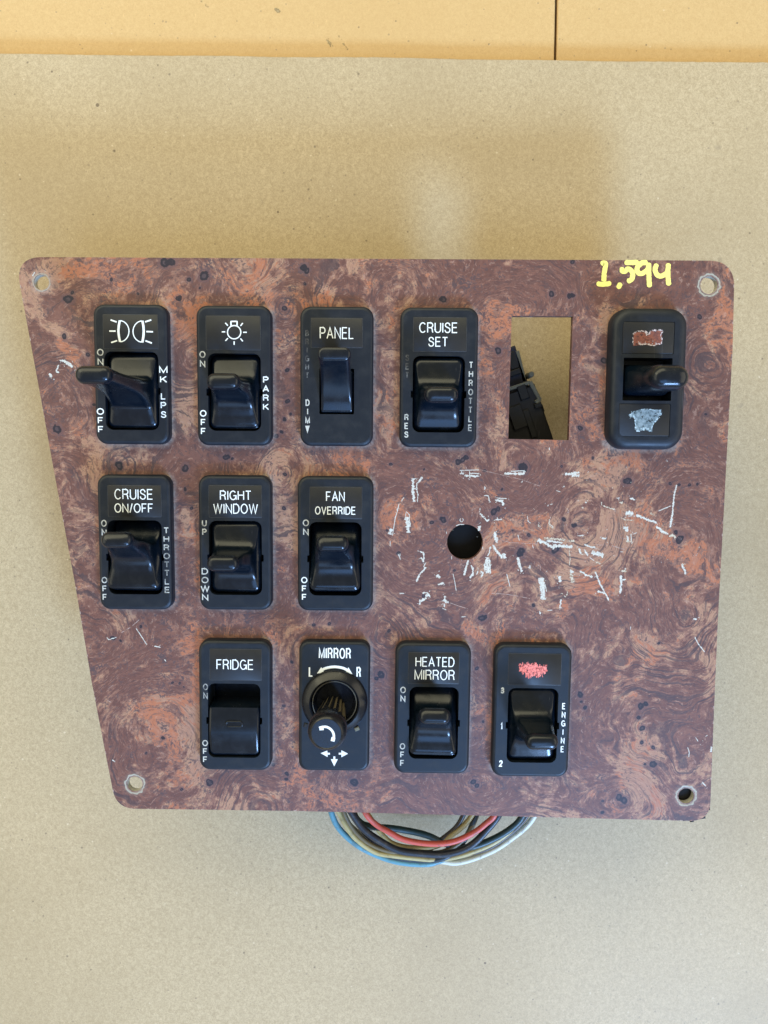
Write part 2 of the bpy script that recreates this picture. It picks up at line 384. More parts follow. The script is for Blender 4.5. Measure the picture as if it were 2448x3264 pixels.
M_SMUDGE = mat_flake("brown_smudge", (0.36, 0.27, 0.13), (0.26, 0.20, 0.10), 0.46, 0.62, 500)
for pl, wd in (([(1036, 108), (1046, 130), (1060, 152)], 1.3), ([(1078, 112), (1092, 136), (1112, 162)], .7), ([(640, 2), (652, 14), (666, 24)], .8), ([(876, 26), (884, 34), (894, 38)], 1.6)):
    V = []; F = []; x0, y0 = P(*pl[0], -6); ribbon([P(x, y, -6) for x, y in pl], wd, 0.03, V, F, .5, True, .25)
    put("smudge", mesh_of("smudge", V, F, M_SMUDGE), table)
sheet_edge = []
yl = P(0, 168, 0)[1]; ym = P(1300, 183, 0)[1]; yr = P(2448, 199, 0)[1]
for i in range(321):
    x = -330+660*i/320; f = (x+145)/290
    y = (yl + (yr-yl)*f) + 0.45*mnoise.noise((x*0.03, 1.7, 0)) + 0.16*mnoise.noise((x*0.4, 3.1, 0)) + 0.10*mnoise.noise((x*1.6, 9.1, 0))
    sheet_edge.append((x, y))
outer = sheet_edge[::-1]+[(-330, -290), (330, -290)]
N = len(outer)
V = at(outer, -5.6)+at(outer, -0.25)+at([(x, y-0.2 if i < 321 else y) for i, (x, y) in enumerate(outer)], 0)
F = [(k*N+i, k*N+(i+1) % N, (k+1)*N+(i+1) % N, (k+1)*N+i) for k in range(2) for i in range(N)]
A, T = tri_plate([(v[0], v[1]) for v in V[2*N:]], [])
b0 = len(V); V += [(x, y, 0) for x, y in A]; nt_ = len(F); F += [tuple(int(q)+b0 for q in t) for t in T]
sheet = put("cardboard_sheet", mesh_of("cardboard_sheet", V, F, [M_SHEET, M_SEDGE], None, [1]*nt_+[0]*len(T)), None, (0, 0, 0))
sheet['label'] = "large tan speckled cardboard sheet lying under the burl switch panel"; sheet['category'] = "cardboard"

# ------------------------------------------------------------------ the panel
panel = put("dashboard_panel", None, None, (0, -30, 0))
panel['label'] = "scratched burl wood effect dashboard panel with twelve black switches and loose wires"
panel['category'] = "switch panel"
PO = Vector((0, -30, 0))            # world position of the panel's Empty (mm)
def pp(px, py, z=ZP):               # panel-local xy of a pixel at height z
    x, y = P(px, py, z); return (x-PO.x, y-PO.y)
def round_poly(pts, seg=8):
    out = []; n = len(pts)
    for i, (x, y, r) in enumerate(pts):
        if r == 0: out.append((x, y)); continue
        p = Vector((x, y)); a = (Vector(pts[i-1][:2])-p).normalized(); b = (Vector(pts[(i+1) % n][:2])-p).normalized()
        for k in range(seg+1):
            t = k/seg; q = (p+a*r)*(1-t)**2+(p+a*r*0.12)*(2*t*(1-t))*0.5+(p+b*r*0.12)*(2*t*(1-t))*0.5+(p+b*r)*t**2
            out.append((q.x, q.y))
    return out
edge_px = [(47, 819, 7.6), (125, 1241, 0), (171, 1496, 0), (239, 1860, 0), (292, 2173, 0), (333, 2385, 0), (371, 2577, 5.6), (945, 2585, 0), (1700, 2604, 0), (2262, 2618, 6.0),
           (2277, 2240, 0), (2289, 1960, 0), (2304, 1690, 0), (2319, 1407, 0), (2335, 1118, 0), (2342, 831, 7.2), (1200, 825, 0)]
outline = round_poly([(*pp(x, y), r) for x, y, r in edge_px])
# densify the outline
def densify(poly, d):
    out = []
    for i, a in enumerate(poly):
        b = poly[(i+1) % len(poly)]; L = math.dist(a, b); n = max(1, int(L/d))
        for k in range(n): out.append((a[0]+(b[0]-a[0])*k/n, a[1]+(b[1]-a[1])*k/n))
    return out
outline = densify(outline, 1.0)

# switch geometry in pixels: bezel bounds (l, t, r, b)
HB = 3.5
SW = {
 'lamps': dict(b=(302, 970, 545, 1416), o=(338, 1121, 504, 1370), a=-0.4),
 'park': dict(b=(628, 974, 870, 1420), o=(665, 1127, 831, 1373), a=-0.4),
 'panel': dict(b=(957, 977, 1190, 1422), o=None, a=-0.4),
 'set': dict(b=(1274, 980, 1522, 1426), o=(1314, 1135, 1483, 1378), a=-0.4),
 'top': dict(b=(1932, 982, 2182, 1433), o=None, a=-0.5),
 'cruise': dict(b=(315, 1512, 555, 1943), o=(347, 1659, 515, 1894), a=-0.4),
 'window': dict(b=(635, 1514, 870, 1944), o=(668, 1661, 834, 1896), a=-0.4),
 'fan': dict(b=(949, 1517, 1190, 1947), o=(985, 1665, 1153, 1898), a=-0.4),
 'fridge': dict(b=(635, 2034, 869, 2454), o=(664, 2180, 830, 2414), a=-0.7),
 'mirror': dict(b=(953, 2037, 1179, 2456), o=None, a=-0.7),
 'heated': dict(b=(1258, 2042, 1498, 2465), o=(1302, 2191, 1463, 2418), a=-0.7),
 'engine': dict(b=(1568, 2047, 1817, 2475), o=(1614, 2195, 1781, 2430), a=-0.8),
}
for k, s in SW.items():
    l, t, r, b_ = s['b']; cx, cy = (l+r)/2, (t+b_)/2
    zl = ZP+(2.8 if l < 1224 else 0.3); zr = ZP+(2.8 if r > 1224 else 0.3)
    zt = ZP+(2.8 if t < 1418 else 0.3); zb = ZP+(2.8 if b_ > 1418 else 0.3)
    x0 = P(l, cy, zl)[0]; x1 = P(r, cy, zr)[0]; y1 = P(cx, t, zt)[1]; y0 = P(cx, b_, zb)[1]
    s['c'] = ((x0+x1)/2, (y0+y1)/2); s['w'] = x1-x0; s['h'] = y1-y0
    ca, sa = math.cos(R(-s['a'])), math.sin(R(-s['a']))
    def loc(px, py, z=HB, c=s['c'], ca=ca, sa=sa):
        x, y = P(px, py, ZP+z); x -= c[0]; y -= c[1]; return (ca*x-sa*y, sa*x+ca*y)
    s['L'] = loc
    if s['o']:
        (ax, ay), (bx, by) = loc(s['o'][0], s['o'][3]), loc(s['o'][2], s['o'][1])
        s['oc'] = ((ax+bx)/2, (ay+by)/2); s['ow'] = bx-ax; s['oh'] = by-ay
print({k: (round(s['w'], 1), round(s['h'], 1), s.get('ow') and (round(s['ow'], 1), round(s['oh'], 1), round(s['oc'][0], 2), round(s['oc'][1], 2))) for k, s in SW.items()})

def rot_pts(pts, a, c):
    ca, sa = math.cos(R(a)), math.sin(R(a)); return [(c[0]+ca*x-sa*y, c[1]+sa*x+ca*y) for x, y in pts]
holes = []
for k, s in SW.items():
    c = (s['c'][0]-PO.x, s['c'][1]-PO.y)
    holes.append(rot_pts(rrect(s['w']-4.2, s['h']-4.4, 1.0, seg=2), s['a'], c))
SCREW = [(132, 900, 2.35), (2260, 909, 2.7), (430, 2499, 2.55), (2187, 2537, 2.6)]
for x, y, r in SCREW: holes.append(circle(r, 32, *pp(x, y)))
holes.append(circle(5.75, 48, *pp(1482, 1728)))
wl = [pp(*q) for q in ((1631, 1007), (1826, 1008), (1813, 1403), (1620, 1399))]
holes.append(wl[::-1])
EYES = [(217,954,16),(231,932,6),(205,1073,10),(182,1367,16),(721,1457,14),(740,1462,6),(590,1491,14),(525,838,16),(545,835,14),(570,951,11),(355,891,6),(440,936,5),
 (602,891,8),(650,880,17),(637,918,5),(380,1485,15),(906,983,10),(968,852,12),(978,862,10),(972,905,6),(1412,955,13),(917,1279,10),(926,1320,6),(906,1336,8),(898,1377,7),(881,1390,8),
 (1475,1466,9),(1668,1490,17),(1415,1658,13),(1377,1666,8),(1659,1760,17),(1686,1707,8),(1634,1691,5),(1448,1818,5),(1352,1496,5),(1460,1472,10),(1486,1458,9),(1270,1763,7),
 (1574,1632,13),(1588,1622,9),(1234,1691,5),(1999,1534,15),(2166,1718,16),(2155,1700,10),(1797,1656,8),(1831,1675,10),(1770,1751,14),(1790,1487,5),(2137,1542,6),(2164,1545,6),(2198,1545,6),(2223,1544,6),
 (1849,2215,12),(1853,2237,7),(1865,2255,9),(2043,2251,13),(2058,2244,9),(2036,2287,8),(2047,2321,10),(2046,2366,7),(2082,2383,7),(2081,2437,14),(2056,2436,7),(1972,2540,13),(1990,2552,13),(1921,2553,6),(1921,2589,8),
 (449,1997,6),(384,2042,5),(360,2034,9),(550,2176,5),(573,2178,5),(586,2190,4),(519,2352,8),(671,2496,13),(664,2490,9),(914,2467,9),(913,2483,8),(579,2516,6),(466,2401,5),(871,2438,6),
 (1129,2494,14),(1510,2492,10),(1520,2504,9),(1213,2150,14),(1200,2163,8),(1535,1972,14),(1548,1966,8),(1815,944,9),(907,1512,9),(1000,1992,6),(1050,1988,6),(1588,1118,12),(1925,1149,12),(1824,942,9),(1825,835,9),(1758,937,10),(1850,1364,10),
 (1545,1500,6),(610,1620,6),(590,1560,7),(905,1620,8),(1245,1480,6),(1520,2130,7),(1540,2300,6),(930,2110,7),(905,2250,6),(1240,2010,7),(1330,1400,5),(2230,1010,9),(2250,1320,6),(1600,1560,6),(1890,1460,6),(280,1130,7),(300,1290,7),(2100,2050,6),(1350,1900,7),(1700,1930,7),(1400,1130,5),(915,1180,8)]
RINGS = [(380,1487,75),(906,983,42),(1670,1490,30),(1659,1760,26),(907,1512,34),(1980,2546,42),(1515,2498,32),(1129,2494,30),(650,880,26),(1415,1658,22),(1213,2152,30),(1535,1970,26)]
KNOTS = [(380,1487,130,.9),(906,983,85,.7),(1673,1490,150,1.1),(1340,1700,190,-1.2),(2170,1690,190,1.0),(1980,2546,120,.8),(2130,2330,230,-1.3),(520,2360,260,1.6),(1515,2498,110,.8),(1129,2494,100,.7),
 (640,1140,120,-.8),(907,1512,90,.6),(1590,1050,130,.7),(1900,1200,150,-.8),(2260,1150,120,.8),(560,900,130,.7),(1250,900,150,-.7),(180,1300,140,.8),(1700,2050,190,1.0),(300,2050,150,-.7),(1750,2480,140,.8),(2200,2050,150,.9),(800,2560,140,-.8),(1200,2030,120,.7),(1850,1680,150,-.9),(1500,1300,110,.7),(800,860,120,-.8)]
WARM = [(430,880,90,.05),(560,960,110,.05),(250,1010,70,.04),(640,1060,90,.03),(220,1250,110,-.06),(650,2080,90,.07),(560,2330,100,.06),(300,2350,190,-.09),(760,2560,150,.02),(1500,1500,170,.06),(1250,1650,130,.05),(1780,1720,170,.05),
 (2050,1650,160,.03),(1950,2150,120,.02),(2180,2300,120,-.06),(1400,2580,300,-.04),(1650,860,180,-.05),(2150,1000,140,-.03),(1850,1250,110,.05),(1900,1450,130,.05),(1600,2200,160,-.05),(1350,2560,120,-.05),(2180,2560,90,-.08),(1200,1380,110,.04),(1000,880,120,-.02),(1130,1900,110,-.03),(1700,1580,90,-.08),(480,1600,60,-.05),(600,1750,90,-.06),(900,1990,120,.03),(2050,2480,80,.06)]
extra = []
eye_pts = [(*pp(x, y), r*0.1) for x, y, r in EYES]
for ex, ey, er in eye_pts:
    for f in (0, 0.35, 0.7, 1.0, 1.35, 1.8):
        m = 1 if f == 0 else (6 if f < 0.5 else 10)
        for i in range(m): a = 2*math.pi*(i+f)/m; extra.append((ex+f*er*math.cos(a), ey+f*er*math.sin(a)))
gx = np.arange(-120, 120, 0.8); gy = np.arange(-100, 100, 0.8); GX, GY = np.meshgrid(gx, gy)
GX = (GX+np.random.uniform(-.25, .25, GX.shape)).ravel(); GY = (GY+np.random.uniform(-.25, .25, GY.shape)).ravel()
k_ = inside(outline, GX, GY)
extra += list(zip(GX[k_].tolist(), GY[k_].tolist()))
A, T = tri_plate(outline, holes, extra)
X, Y = A[:, 0], A[:, 1]
def gauss(lst):
    o = np.zeros(len(X))
    for q in lst:
        cx, cy = pp(q[0], q[1]); r = q[2]*0.1; o += q[3]*np.exp(-((X-cx)**2+(Y-cy)**2)/(2*(r*0.7)**2))
    return o
knot = gauss(KNOTS)*0.28; warm = gauss(WARM)*1.0+0.006
warm += gauss([(x, y, r*2.8, -0.10) for x, y, r in EYES if r >= 12]+[(x, y, r*5.0, 0.035) for x, y, r in EYES if r >= 13])
eye = np.zeros(len(X))
for i, (ex, ey, er) in enumerate(eye_pts):
    th = (i*0.77) % 3.14; dx, dy = X-ex, Y-ey
    u = dx*math.cos(th)+dy*math.sin(th); v = -dx*math.sin(th)+dy*math.cos(th)
    d = np.sqrt((u/1.12)**2+(v/0.86)**2)/er
    eye = np.maximum(eye, 1.0/(1.0+(d/1.25)**3*0.55)-0.0*d)
ring = np.zeros(len(X))
for x, y, r in RINGS:
    cx, cy = pp(x, y); d = np.sqrt((X-cx)**2+(0.85*(Y-cy))**2)/(r*0.1); ring = np.maximum(ring, np.clip(1-d, 0, 1))
dustv = np.zeros(len(X))
for k, s in SW.items():
    c = (s['c'][0]-PO.x, s['c'][1]-PO.y); ca, sa = math.cos(R(-s['a'])), math.sin(R(-s['a']))
    lx = ca*(X-c[0])-sa*(Y-c[1]); ly = sa*(X-c[0])+ca*(Y-c[1]); hw, hh = s['w']/2-3, s['h']/2-3
    qx = np.maximum(np.abs(lx)-hw, 0); qy = np.maximum(np.abs(ly)-hh, 0); d = np.sqrt(qx**2+qy**2)-3
    side = np.where(lx > hw, 1.0, 0.0)+np.where(ly < -hh, 0.8, 0.0)+0.10
    dustv = np.maximum(dustv, np.clip(1-d/1.3, 0, 1)*np.clip(side, 0, 1)*0.75)
for x, y, r in SCREW:
    cx, cy = pp(x, y); d = np.sqrt((X-cx)**2+(Y-cy)**2)-r; dustv = np.maximum(dustv, np.clip(1-d/1.8, 0, 1)*0.6)
TH = 2.4
V = [(x, y, 0) for x, y in A]; F = [tuple(int(q) for q in t) for t in T]; mi = [0]*len(F)
for lp in [outline]+holes:
    ar = sum(lp[i][0]*lp[(i+1) % len(lp)][1]-lp[(i+1) % len(lp)][0]*lp[i][1] for i in range(len(lp)))
    if (ar < 0) == (lp is outline): lp = lp[::-1]
    V, F2 = loft([at(lp, -TH), at(lp, -0.002)], False, False, V, []); F += F2; mi += [1]*len(F2)
Ab, Tb = tri_plate(outline, holes); b0 = len(V); V += [(x, y, -TH) for x, y in Ab]; F += [tuple(int(q)+b0 for q in t[::-1]) for t in Tb]; mi += [1]*len(Tb)
me = bpy.data.meshes.new("plate"); me.from_pydata([(a*MM, b*MM, c*MM) for a, b, c in V], [], F)
me.materials.append(M_BURL); me.materials.append(M_EDGE); me.polygons.foreach_set('material_index', mi)
for nm, arr in (('eye', eye), ('knot', knot), ('warm', warm), ('dust', dustv), ('ring', ring)):
    at_ = me.attributes.new(nm, 'FLOAT', 'POINT'); full = np.zeros(len(V), dtype=np.float32); full[:len(arr)] = arr; at_.data.foreach_set('value', full)
me.update()
plate = put("plate", me, panel, (0, 0, ZP)); plate['label'] = "burl wood effect face plate with white scratches"

# bare rims round the screw holes
for i, (x, y, r) in enumerate(SCREW):
    cx, cy = pp(x, y); n = 48; V = []
    wdt = (0.45, 1.0, 0.95, 1.05)[i]
    inn = [(cx+(r-0.02)*math.cos(2*math.pi*k/n), cy+(r-0.02)*math.sin(2*math.pi*k/n)) for k in range(n)]
    out = []
    for k in range(n):
        a = 2*math.pi*k/n; rr = r+wdt*(0.9+0.45*mnoise.noise((math.cos(a)*3+i*7, math.sin(a)*3, 0))+0.15*random.uniform(-1, 1)); out.append((cx+rr*math.cos(a), cy+rr*math.sin(a)))
    mid_ = [((a[0]*0.5+b[0]*0.5), (a[1]*0.5+b[1]*0.5)) for a, b in zip(inn, out)]
    V, F = loft([at(out, 0.012), at(mid_, 0.03), at(inn, -0.25), at(inn, -TH)], False)
    put("hole_rim", mesh_of("hole_rim", V, F, M_RIM, 40), plate, (0, 0, 0))

# ------------------------------------------------------------------ lettering
def _el(cx, cy, rx, ry, a0, a1, n=16): return [(cx+rx*math.cos(R(a0+(a1-a0)*i/n)), cy+ry*math.sin(R(a0+(a1-a0)*i/n))) for i in range(n+1)]
GL = {  # grotesque capitals as centre lines: (width, strokes)
 'A': (.72, [[(0, 0), (.36, 1), (.72, 0)], [(.13, .34), (.59, .34)]]),
 'B': (.62, [[(0, .52), (.33, .52)]+_el(.35, .26, .27, .26, 90, -90)+[(0, 0), (0, 1), (.33, 1)]+_el(.33, .76, .23, .24, 90, -90)]),
 'C': (.70, [_el(.37, .5, .37, .5, 42, 318, 24)]),
 'D': (.68, [[(.3, 0), (0, 0), (0, 1), (.3, 1)]+_el(.3, .5, .38, .5, 90, -90)]),
 'E': (.58, [[(.57, 1), (0, 1), (0, 0), (.58, 0)], [(0, .53), (.52, .53)]]),
 'F': (.55, [[(.55, 1), (0, 1), (0, 0)], [(0, .50), (.47, .50)]]),
 'G': (.74, [_el(.37, .5, .37, .5, 42, 345, 26)+[(.74, .47), (.42, .47)], [(.74, .47), (.74, 0)]]),
 'H': (.66, [[(0, 0), (0, 1)], [(.66, 0), (.66, 1)], [(0, .53), (.66, .53)]]),
 'I': (.02, [[(.01, 0), (.01, 1)]]),
 'K': (.66, [[(0, 0), (0, 1)], [(.63, 1), (0, .36)], [(.22, .58), (.67, 0)]]),
 'L': (.52, [[(0, 1), (0, 0), (.52, 0)]]),
 'M': (.80, [[(0, 0), (0, 1), (.40, .06), (.80, 1), (.80, 0)]]),
 'N': (.66, [[(0, 0), (0, 1), (.66, 0), (.66, 1)]]),
 'O': (.76, [_el(.38, .5, .38, .5, 90, 450, 32)]),
 'P': (.60, [[(0, 0), (0, 1), (.33, 1)]+_el(.33, .74, .27, .26, 90, -90)+[(0, .48)]]),
 'R': (.64, [[(0, 0), (0, 1), (.34, 1)]+_el(.34, .75, .27, .25, 90, -90)+[(0, .50)], [(.34, .50), (.50, .43), (.56, .28), (.58, .08), (.64, 0)]]),
 'S': (.62, [[(.58, .72), (.53, .88), (.42, .97), (.30, 1), (.17, .97), (.07, .89), (.04, .76), (.09, .64), (.20, .57), (.34, .52), (.48, .46), (.58, .36), (.60, .22), (.54, .09), (.43, .02), (.30, 0), (.15, .03), (.05, .12), (.01, .27)]]),
 'T': (.62, [[(0, 1), (.62, 1)], [(.31, 1), (.31, 0)]]),
 'U': (.66, [[(0, 1), (0, .32)]+_el(.33, .32, .33, .32, 180, 360)+[(.66, 1)]]),
 'V': (.68, [[(0, 1), (.34, 0), (.68, 1)]]),
 'W': (1.0, [[(0, 1), (.25, 0), (.50, 1), (.75, 0), (1.0, 1)]]),
 '/': (.30, [[(0, -.04), (.30, 1.04)]]),
 '1': (.26, [[(0, .76), (.15, .84), (.26, 1), (.26, 0)]]),
 '2': (.60, [[(.03, .70), (.08, .90), (.30, 1), (.50, .92), (.57, .72), (.48, .50), (.20, .28), (.02, 0), (.60, 0)]]),
 '3': (.60, [[(.03, .75), (.10, .93), (.29, 1), (.48, .93), (.54, .75), (.46, .58), (.24, .53), (.48, .47), (.59, .28), (.51, .08), (.29, 0), (.08, .08), (.01, .27)]]),
}
def mitre(pts, wd, z, V, F):
    pts = [Vector(p) for p in pts]; n = len(pts); closed = (pts[0]-pts[-1]).length < 1e-5
    base = len(V)
    for i, p in enumerate(pts):
        a = pts[i-1] if i else (pts[-2] if closed else None); c = pts[i+1] if i < n-1 else (pts[1] if closed else None)
        d0 = (p-a).normalized() if a is not None else None; d1 = (c-p).normalized() if c is not None else None
        if d0 is None: d0 = d1
        if d1 is None: d1 = d0
        n0 = Vector((-d0.y, d0.x)); n1 = Vector((-d1.y, d1.x)); m = n0+n1
        m = m.normalized() if m.length > 1e-3 else n0
        k = min(1/max(0.2, m.dot(n0)), 2.6)
        V.append((p.x+m.x*k*wd/2, p.y+m.y*k*wd/2, z)); V.append((p.x-m.x*k*wd/2, p.y-m.y*k*wd/2, z))
    for i in range(n-1): F.append((base+2*i+1, base+2*i+3, base+2*i+2, base+2*i))
def lettering(sw, parent, body, bx, mat, bold=0.0, z=HB+0.16, name="lettering", line=1.0, zpix=None):
    """bx = pixel box (l, t, r, b) the word fills; a word with line breaks is a column of letters"""
    L = sw['L']; x0, y0 = L(bx[0], bx[3], z); x1, y1 = L(bx[2], bx[1], z)
    V = []; F = []
    rows = body.split("\n"); nr = len(rows)
    wd = 0.30+bold*5.0 if nr == 1 else 0.34
    ho = (y1-y0)/(nr+(nr-1)*0.36); rows_h = ho-wd; zz = z; gap = 0.13
    for ri, row in enumerate(rows):
        if nr == 1:
            tot = sum(GL[ch][0] for ch in row)+gap*(len(row)-1)
            sx = (x1-x0-wd*len(row))/tot if row != "1" else (x1-x0-wd)/.26
            ox = x0+wd/2
        else:
            sx = (x1-x0-wd)/0.68; ox = (x0+x1)/2-GL[row][0]*sx/2
        oy = y1-wd/2-rows_h-ri*ho*1.36
        for ch in row:
            gw, strokes_ = GL[ch]
            for pl in strokes_:
                zz += 0.0012
                mitre([(ox+px*sx, oy+py*rows_h) for px, py in pl], wd, zz, V, F)
            ox += (gw+gap)*sx+wd
    return put(name, mesh_of(name, V, F, mat), parent)
def stack(s): return "\n".join(s)

# ------------------------------------------------------------------ switch builders
def notch_poly(w, h, r, cx, cy):
    """rounded opening with the small pivot notch in each side"""
    p = rrect(w, h, r, cx, cy, 6); out = []
    n = len(p)
    for i, a in enumerate(p):
        out.append(a); b = p[(i+1) % n]
        if abs(a[0]-b[0]) < 1e-6 and abs(a[1]-b[1]) > h*0.4:
            s = 1 if a[0] > cx else -1; d = 1 if b[1] > a[1] else -1
            out += [(a[0], cy-1.1*d), (a[0]+0.55*s, cy-1.1*d), (a[0]+0.55*s, cy+1.1*d), (a[0], cy+1.1*d)]
    return out
def bezel(name, sw, opening, label, rc=3.4, H=HB, cuts=(), open_depth=9.0, prof=None, label_recess=()):
    W, Hh = sw['w'], sw['h']
    prof = prof or [(0, 0.0), (0, H-1.15), (0.10, H-0.68), (0.34, H-0.30), (0.72, H-0.07), (1.05, H)]
    rings = [at(rrect(W-2*i, Hh-2*i, max(0.5, rc-i*0.6), seg=8), z) for i, z in prof]
    V, F = loft(rings, False)
    top = rrect(W-2*prof[-1][0], Hh-2*prof[-1][0], max(0.5, rc-prof[-1][0]*0.6), seg=8)
    A_, T_ = tri_plate(top, [opening]+[c for c in cuts])
    b = len(V); V += [(x, y, H) for x, y in A_]; F += [tuple(int(q)+b for q in t) for t in T_]
    for op, dep in [(opening, open_depth)]+[(c, 0.3) for c in cuts]:
        cx = sum(p[0] for p in op)/len(op); cy = sum(p[1] for p in op)/len(op)
        ar = sum(op[i][0]*op[(i+1) % len(op)][1]-op[(i+1) % len(op)][0]*op[i][1] for i in range(len(op)))
        op = op if ar < 0 else op[::-1]
        loft([at(op, H-dep), at(op, H)], False, False, V, F) if True else None
        # floor
        b = len(V); V += at(op[::-1], H-dep); F.append(tuple(range(b, b+len(op))))
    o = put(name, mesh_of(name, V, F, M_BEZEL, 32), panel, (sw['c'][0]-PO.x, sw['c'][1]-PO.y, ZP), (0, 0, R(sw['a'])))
    o['label'] = label
    # body under the panel
    V = []; F = []; box(0, -0.5, -20.0, W-5.2, Hh-9, 25, V, F, 0, 0.6); box(0, 0, -36, W-8, Hh-16, 9, V, F, 0, 0.5)
    put("housing", mesh_of("housing", V, F, M_HOUSE, 30), o)
    return o
def label_plate(sw, parent, px, mat=None, proud=0.13, z=HB):
    L = sw['L']; x0, y0 = L(px[0], px[3], z); x1, y1 = L(px[2], px[1], z); w_, h_ = x1-x0, y1-y0; cx, cy = (x0+x1)/2, (y0+y1)/2
    V, F = loft([at(rrect(w_, h_, 0.35, cx, cy, 3), z-0.02), at(rrect(w_, h_, 0.35, cx, cy, 3), z+proud-0.07), at(rrect(w_-0.16, h_-0.16, 0.3, cx, cy, 3), z+proud)])
    put("label_plate", mesh_of("label_plate", V, F, mat or M_LABELP, 50), parent)
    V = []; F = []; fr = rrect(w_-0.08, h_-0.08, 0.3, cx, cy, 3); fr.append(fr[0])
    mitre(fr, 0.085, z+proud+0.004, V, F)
    put("label_edge_glint", mesh_of("label_edge_glint", V, F, M_LEDGE), parent)  # thin flat ribbon, a painted highlight along the plate's border
def sections(secs, sx=1.0):
    """secs: (z, w, d, r, cy) -> rings of rounded rectangles"""
    return [at(rrect(w_*sx, d_, r_, 0, cy_, 7), z_) for z_, w_, d_, r_, cy_ in secs]
def interp(secs, sub=3):
    a = np.array(secs, float); n = len(a); out = []
    q = np.vstack([2*a[0]-a[1], a, 2*a[-1]-a[-2]])
    for i in range(1, n):
        for k in range(sub):
            t = k/sub; p0, p1, p2, p3 = q[i-1], q[i], q[i+1], q[i+2]
            out.append(0.5*((2*p1)+(p2-p0)*t+(2*p0-5*p1+4*p2-p3)*t*t+(3*p1-p0-3*p2+p3)*t**3))
    out.append(a[-1]); return [tuple(v) for v in out]
def lever_mesh(ow, oh, ht, tipw=9.6):
    """rocker cap with a paddle lever of height ht"""
    w0, h0 = ow-0.7, oh-0.9
    low = [(-6.0, w0, h0-1.2, 1.9, 0), (0.6, w0, h0, 1.9, 0), (1.5, w0-0.2, h0-0.3, 1.9, 0), (2.1, w0-0.9, h0-1.2, 1.8, 0), (2.5, w0-1.7, h0-2.6, 1.6, -0.1)]
    k = (ht-4.0)/16.0
    up = [(2.9, w0-2.3, h0-6.5, 1.6, -0.7), (3.4, w0-2.7, h0-10.5, 1.7, -1.0), (4.4, w0-3.0, h0-14.0, 1.8, -0.9),
          (4+2.2*k, w0-3.4, 6.7, 1.9, -0.4), (4+5*k, w0-4.0, 5.2, 1.9, 0), (4+9*k, tipw+0.5, 4.3, 1.8, 0), (4+13*k, tipw, 4.4, 1.9, 0),
          (ht-2.4, tipw+0.3, 5.0, 2.3, 0), (ht-1.4, tipw+0.05, 4.7, 2.2, 0), (ht-0.7, tipw-0.7, 3.9, 1.8, 0), (ht-0.25, tipw-2.0, 2.8, 1.3, 0), (ht, tipw-4.2, 1.2, 0.6, 0)]
    secs = interp(low, 2)+interp([low[-1]]+up, 3)[1:]
    secs = [(z, max(w_, .5), max(d, .5), r, c) for z, w_, d, r, c in secs]
    rings = sections(secs)
    return loft(rings, True, False)
def add_lever(sw, parent, tip_px, ht, tipw=9.6):
    V, F = lever_mesh(sw['ow'], sw['oh'], ht, tipw)  # sunk into the well
    zc = -1.0
    ox, oy = sw['oc']; tx, ty = sw['L'](tip_px[0], tip_px[1], ht-0.5)
    ph = math.atan2(ty-oy, ht-0.5-zc); th = math.atan2(tx-ox, ht-0.5-zc)
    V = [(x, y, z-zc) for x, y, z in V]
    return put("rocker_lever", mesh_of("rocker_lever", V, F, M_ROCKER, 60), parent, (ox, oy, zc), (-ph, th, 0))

def std(key, label, title, side, lp, tip=None, ht=20, tipw=9.5):
    s = SW[key]; op = notch_poly(s['ow'], s['oh'], 2.3, *s['oc'])
    o = bezel("rocker_switch", s, op, label)
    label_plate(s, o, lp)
    if tip: add_lever(s, o, tip, ht, tipw)
    for body, bx, bold in title: lettering(s, o, body, bx, M_WHITE, bold)
    for body, bx, m in side: lettering(s, o, stack(body), bx, m, 0.022, HB+0.03)
    return o
def strokes(name, sw, parent, lines, mat, z, jag=0.0, taper=False):
    """lines: (pixel polyline, width mm)"""
    V = []; F = []
    for k, (pl, wd) in enumerate(lines): ribbon([sw['L'](x, y, z) for x, y in pl], wd, z+k*0.0015, V, F, jag, taper, step=max(0.25, wd*0.5))
    return put(name, mesh_of(name, V, F, mat), parent)

# --- headlamp switch
o = std('lamps', "black switch with white headlamp symbols and a long lever, MK LPS down its side", [],
    [("ON", (311, 1112, 329, 1164), M_WORN), ("OFF", (311, 1301, 330, 1379), M_WHITE), ("MK", (510, 1168, 532, 1220), M_WHITE), ("LPS", (512, 1252, 530, 1332), M_WHITE)],
    (330, 1003, 504, 1112), (293, 1192), 34, 9.9)
q = lambda x, y: (300+x*0.2261, 950+y*0.2261)
def arc(cx, cy, rx, ry, a0, a1, n=14): return [(cx+rx*math.cos(R(a0+(a1-a0)*i/n)), cy+ry*math.sin(R(a0+(a1-a0)*i/n))) for i in range(n+1)]
L1 = [([q(*p) for p in ((232, 308), (318, 338))], .45), ([q(*p) for p in ((214, 466), (304, 466))], .45), ([q(*p) for p in ((240, 628), (325, 600))], .45),
      ([q(*p) for p in ((718, 336), (806, 308))], .45), ([q(*p) for p in ((736, 472), (830, 476))], .45), ([q(*p) for p in ((724, 602), (814, 636))], .45),
      ([q(*p) for p in ((362, 316), (348, 390), (342, 466), (350, 545), (366, 618))], .70), ([q(*p) for p in arc(360, 468, 132, 150, -86, 86)], .32),
      ([q(*p) for p in ((680, 320), (694, 390), (700, 470), (694, 550), (680, 626))], .70), ([q(*p) for p in arc(680, 472, 132, 150, 94, 266)], .32)]
strokes("headlamp_symbol", SW['lamps'], o, L1, M_WHITE, HB+0.16)
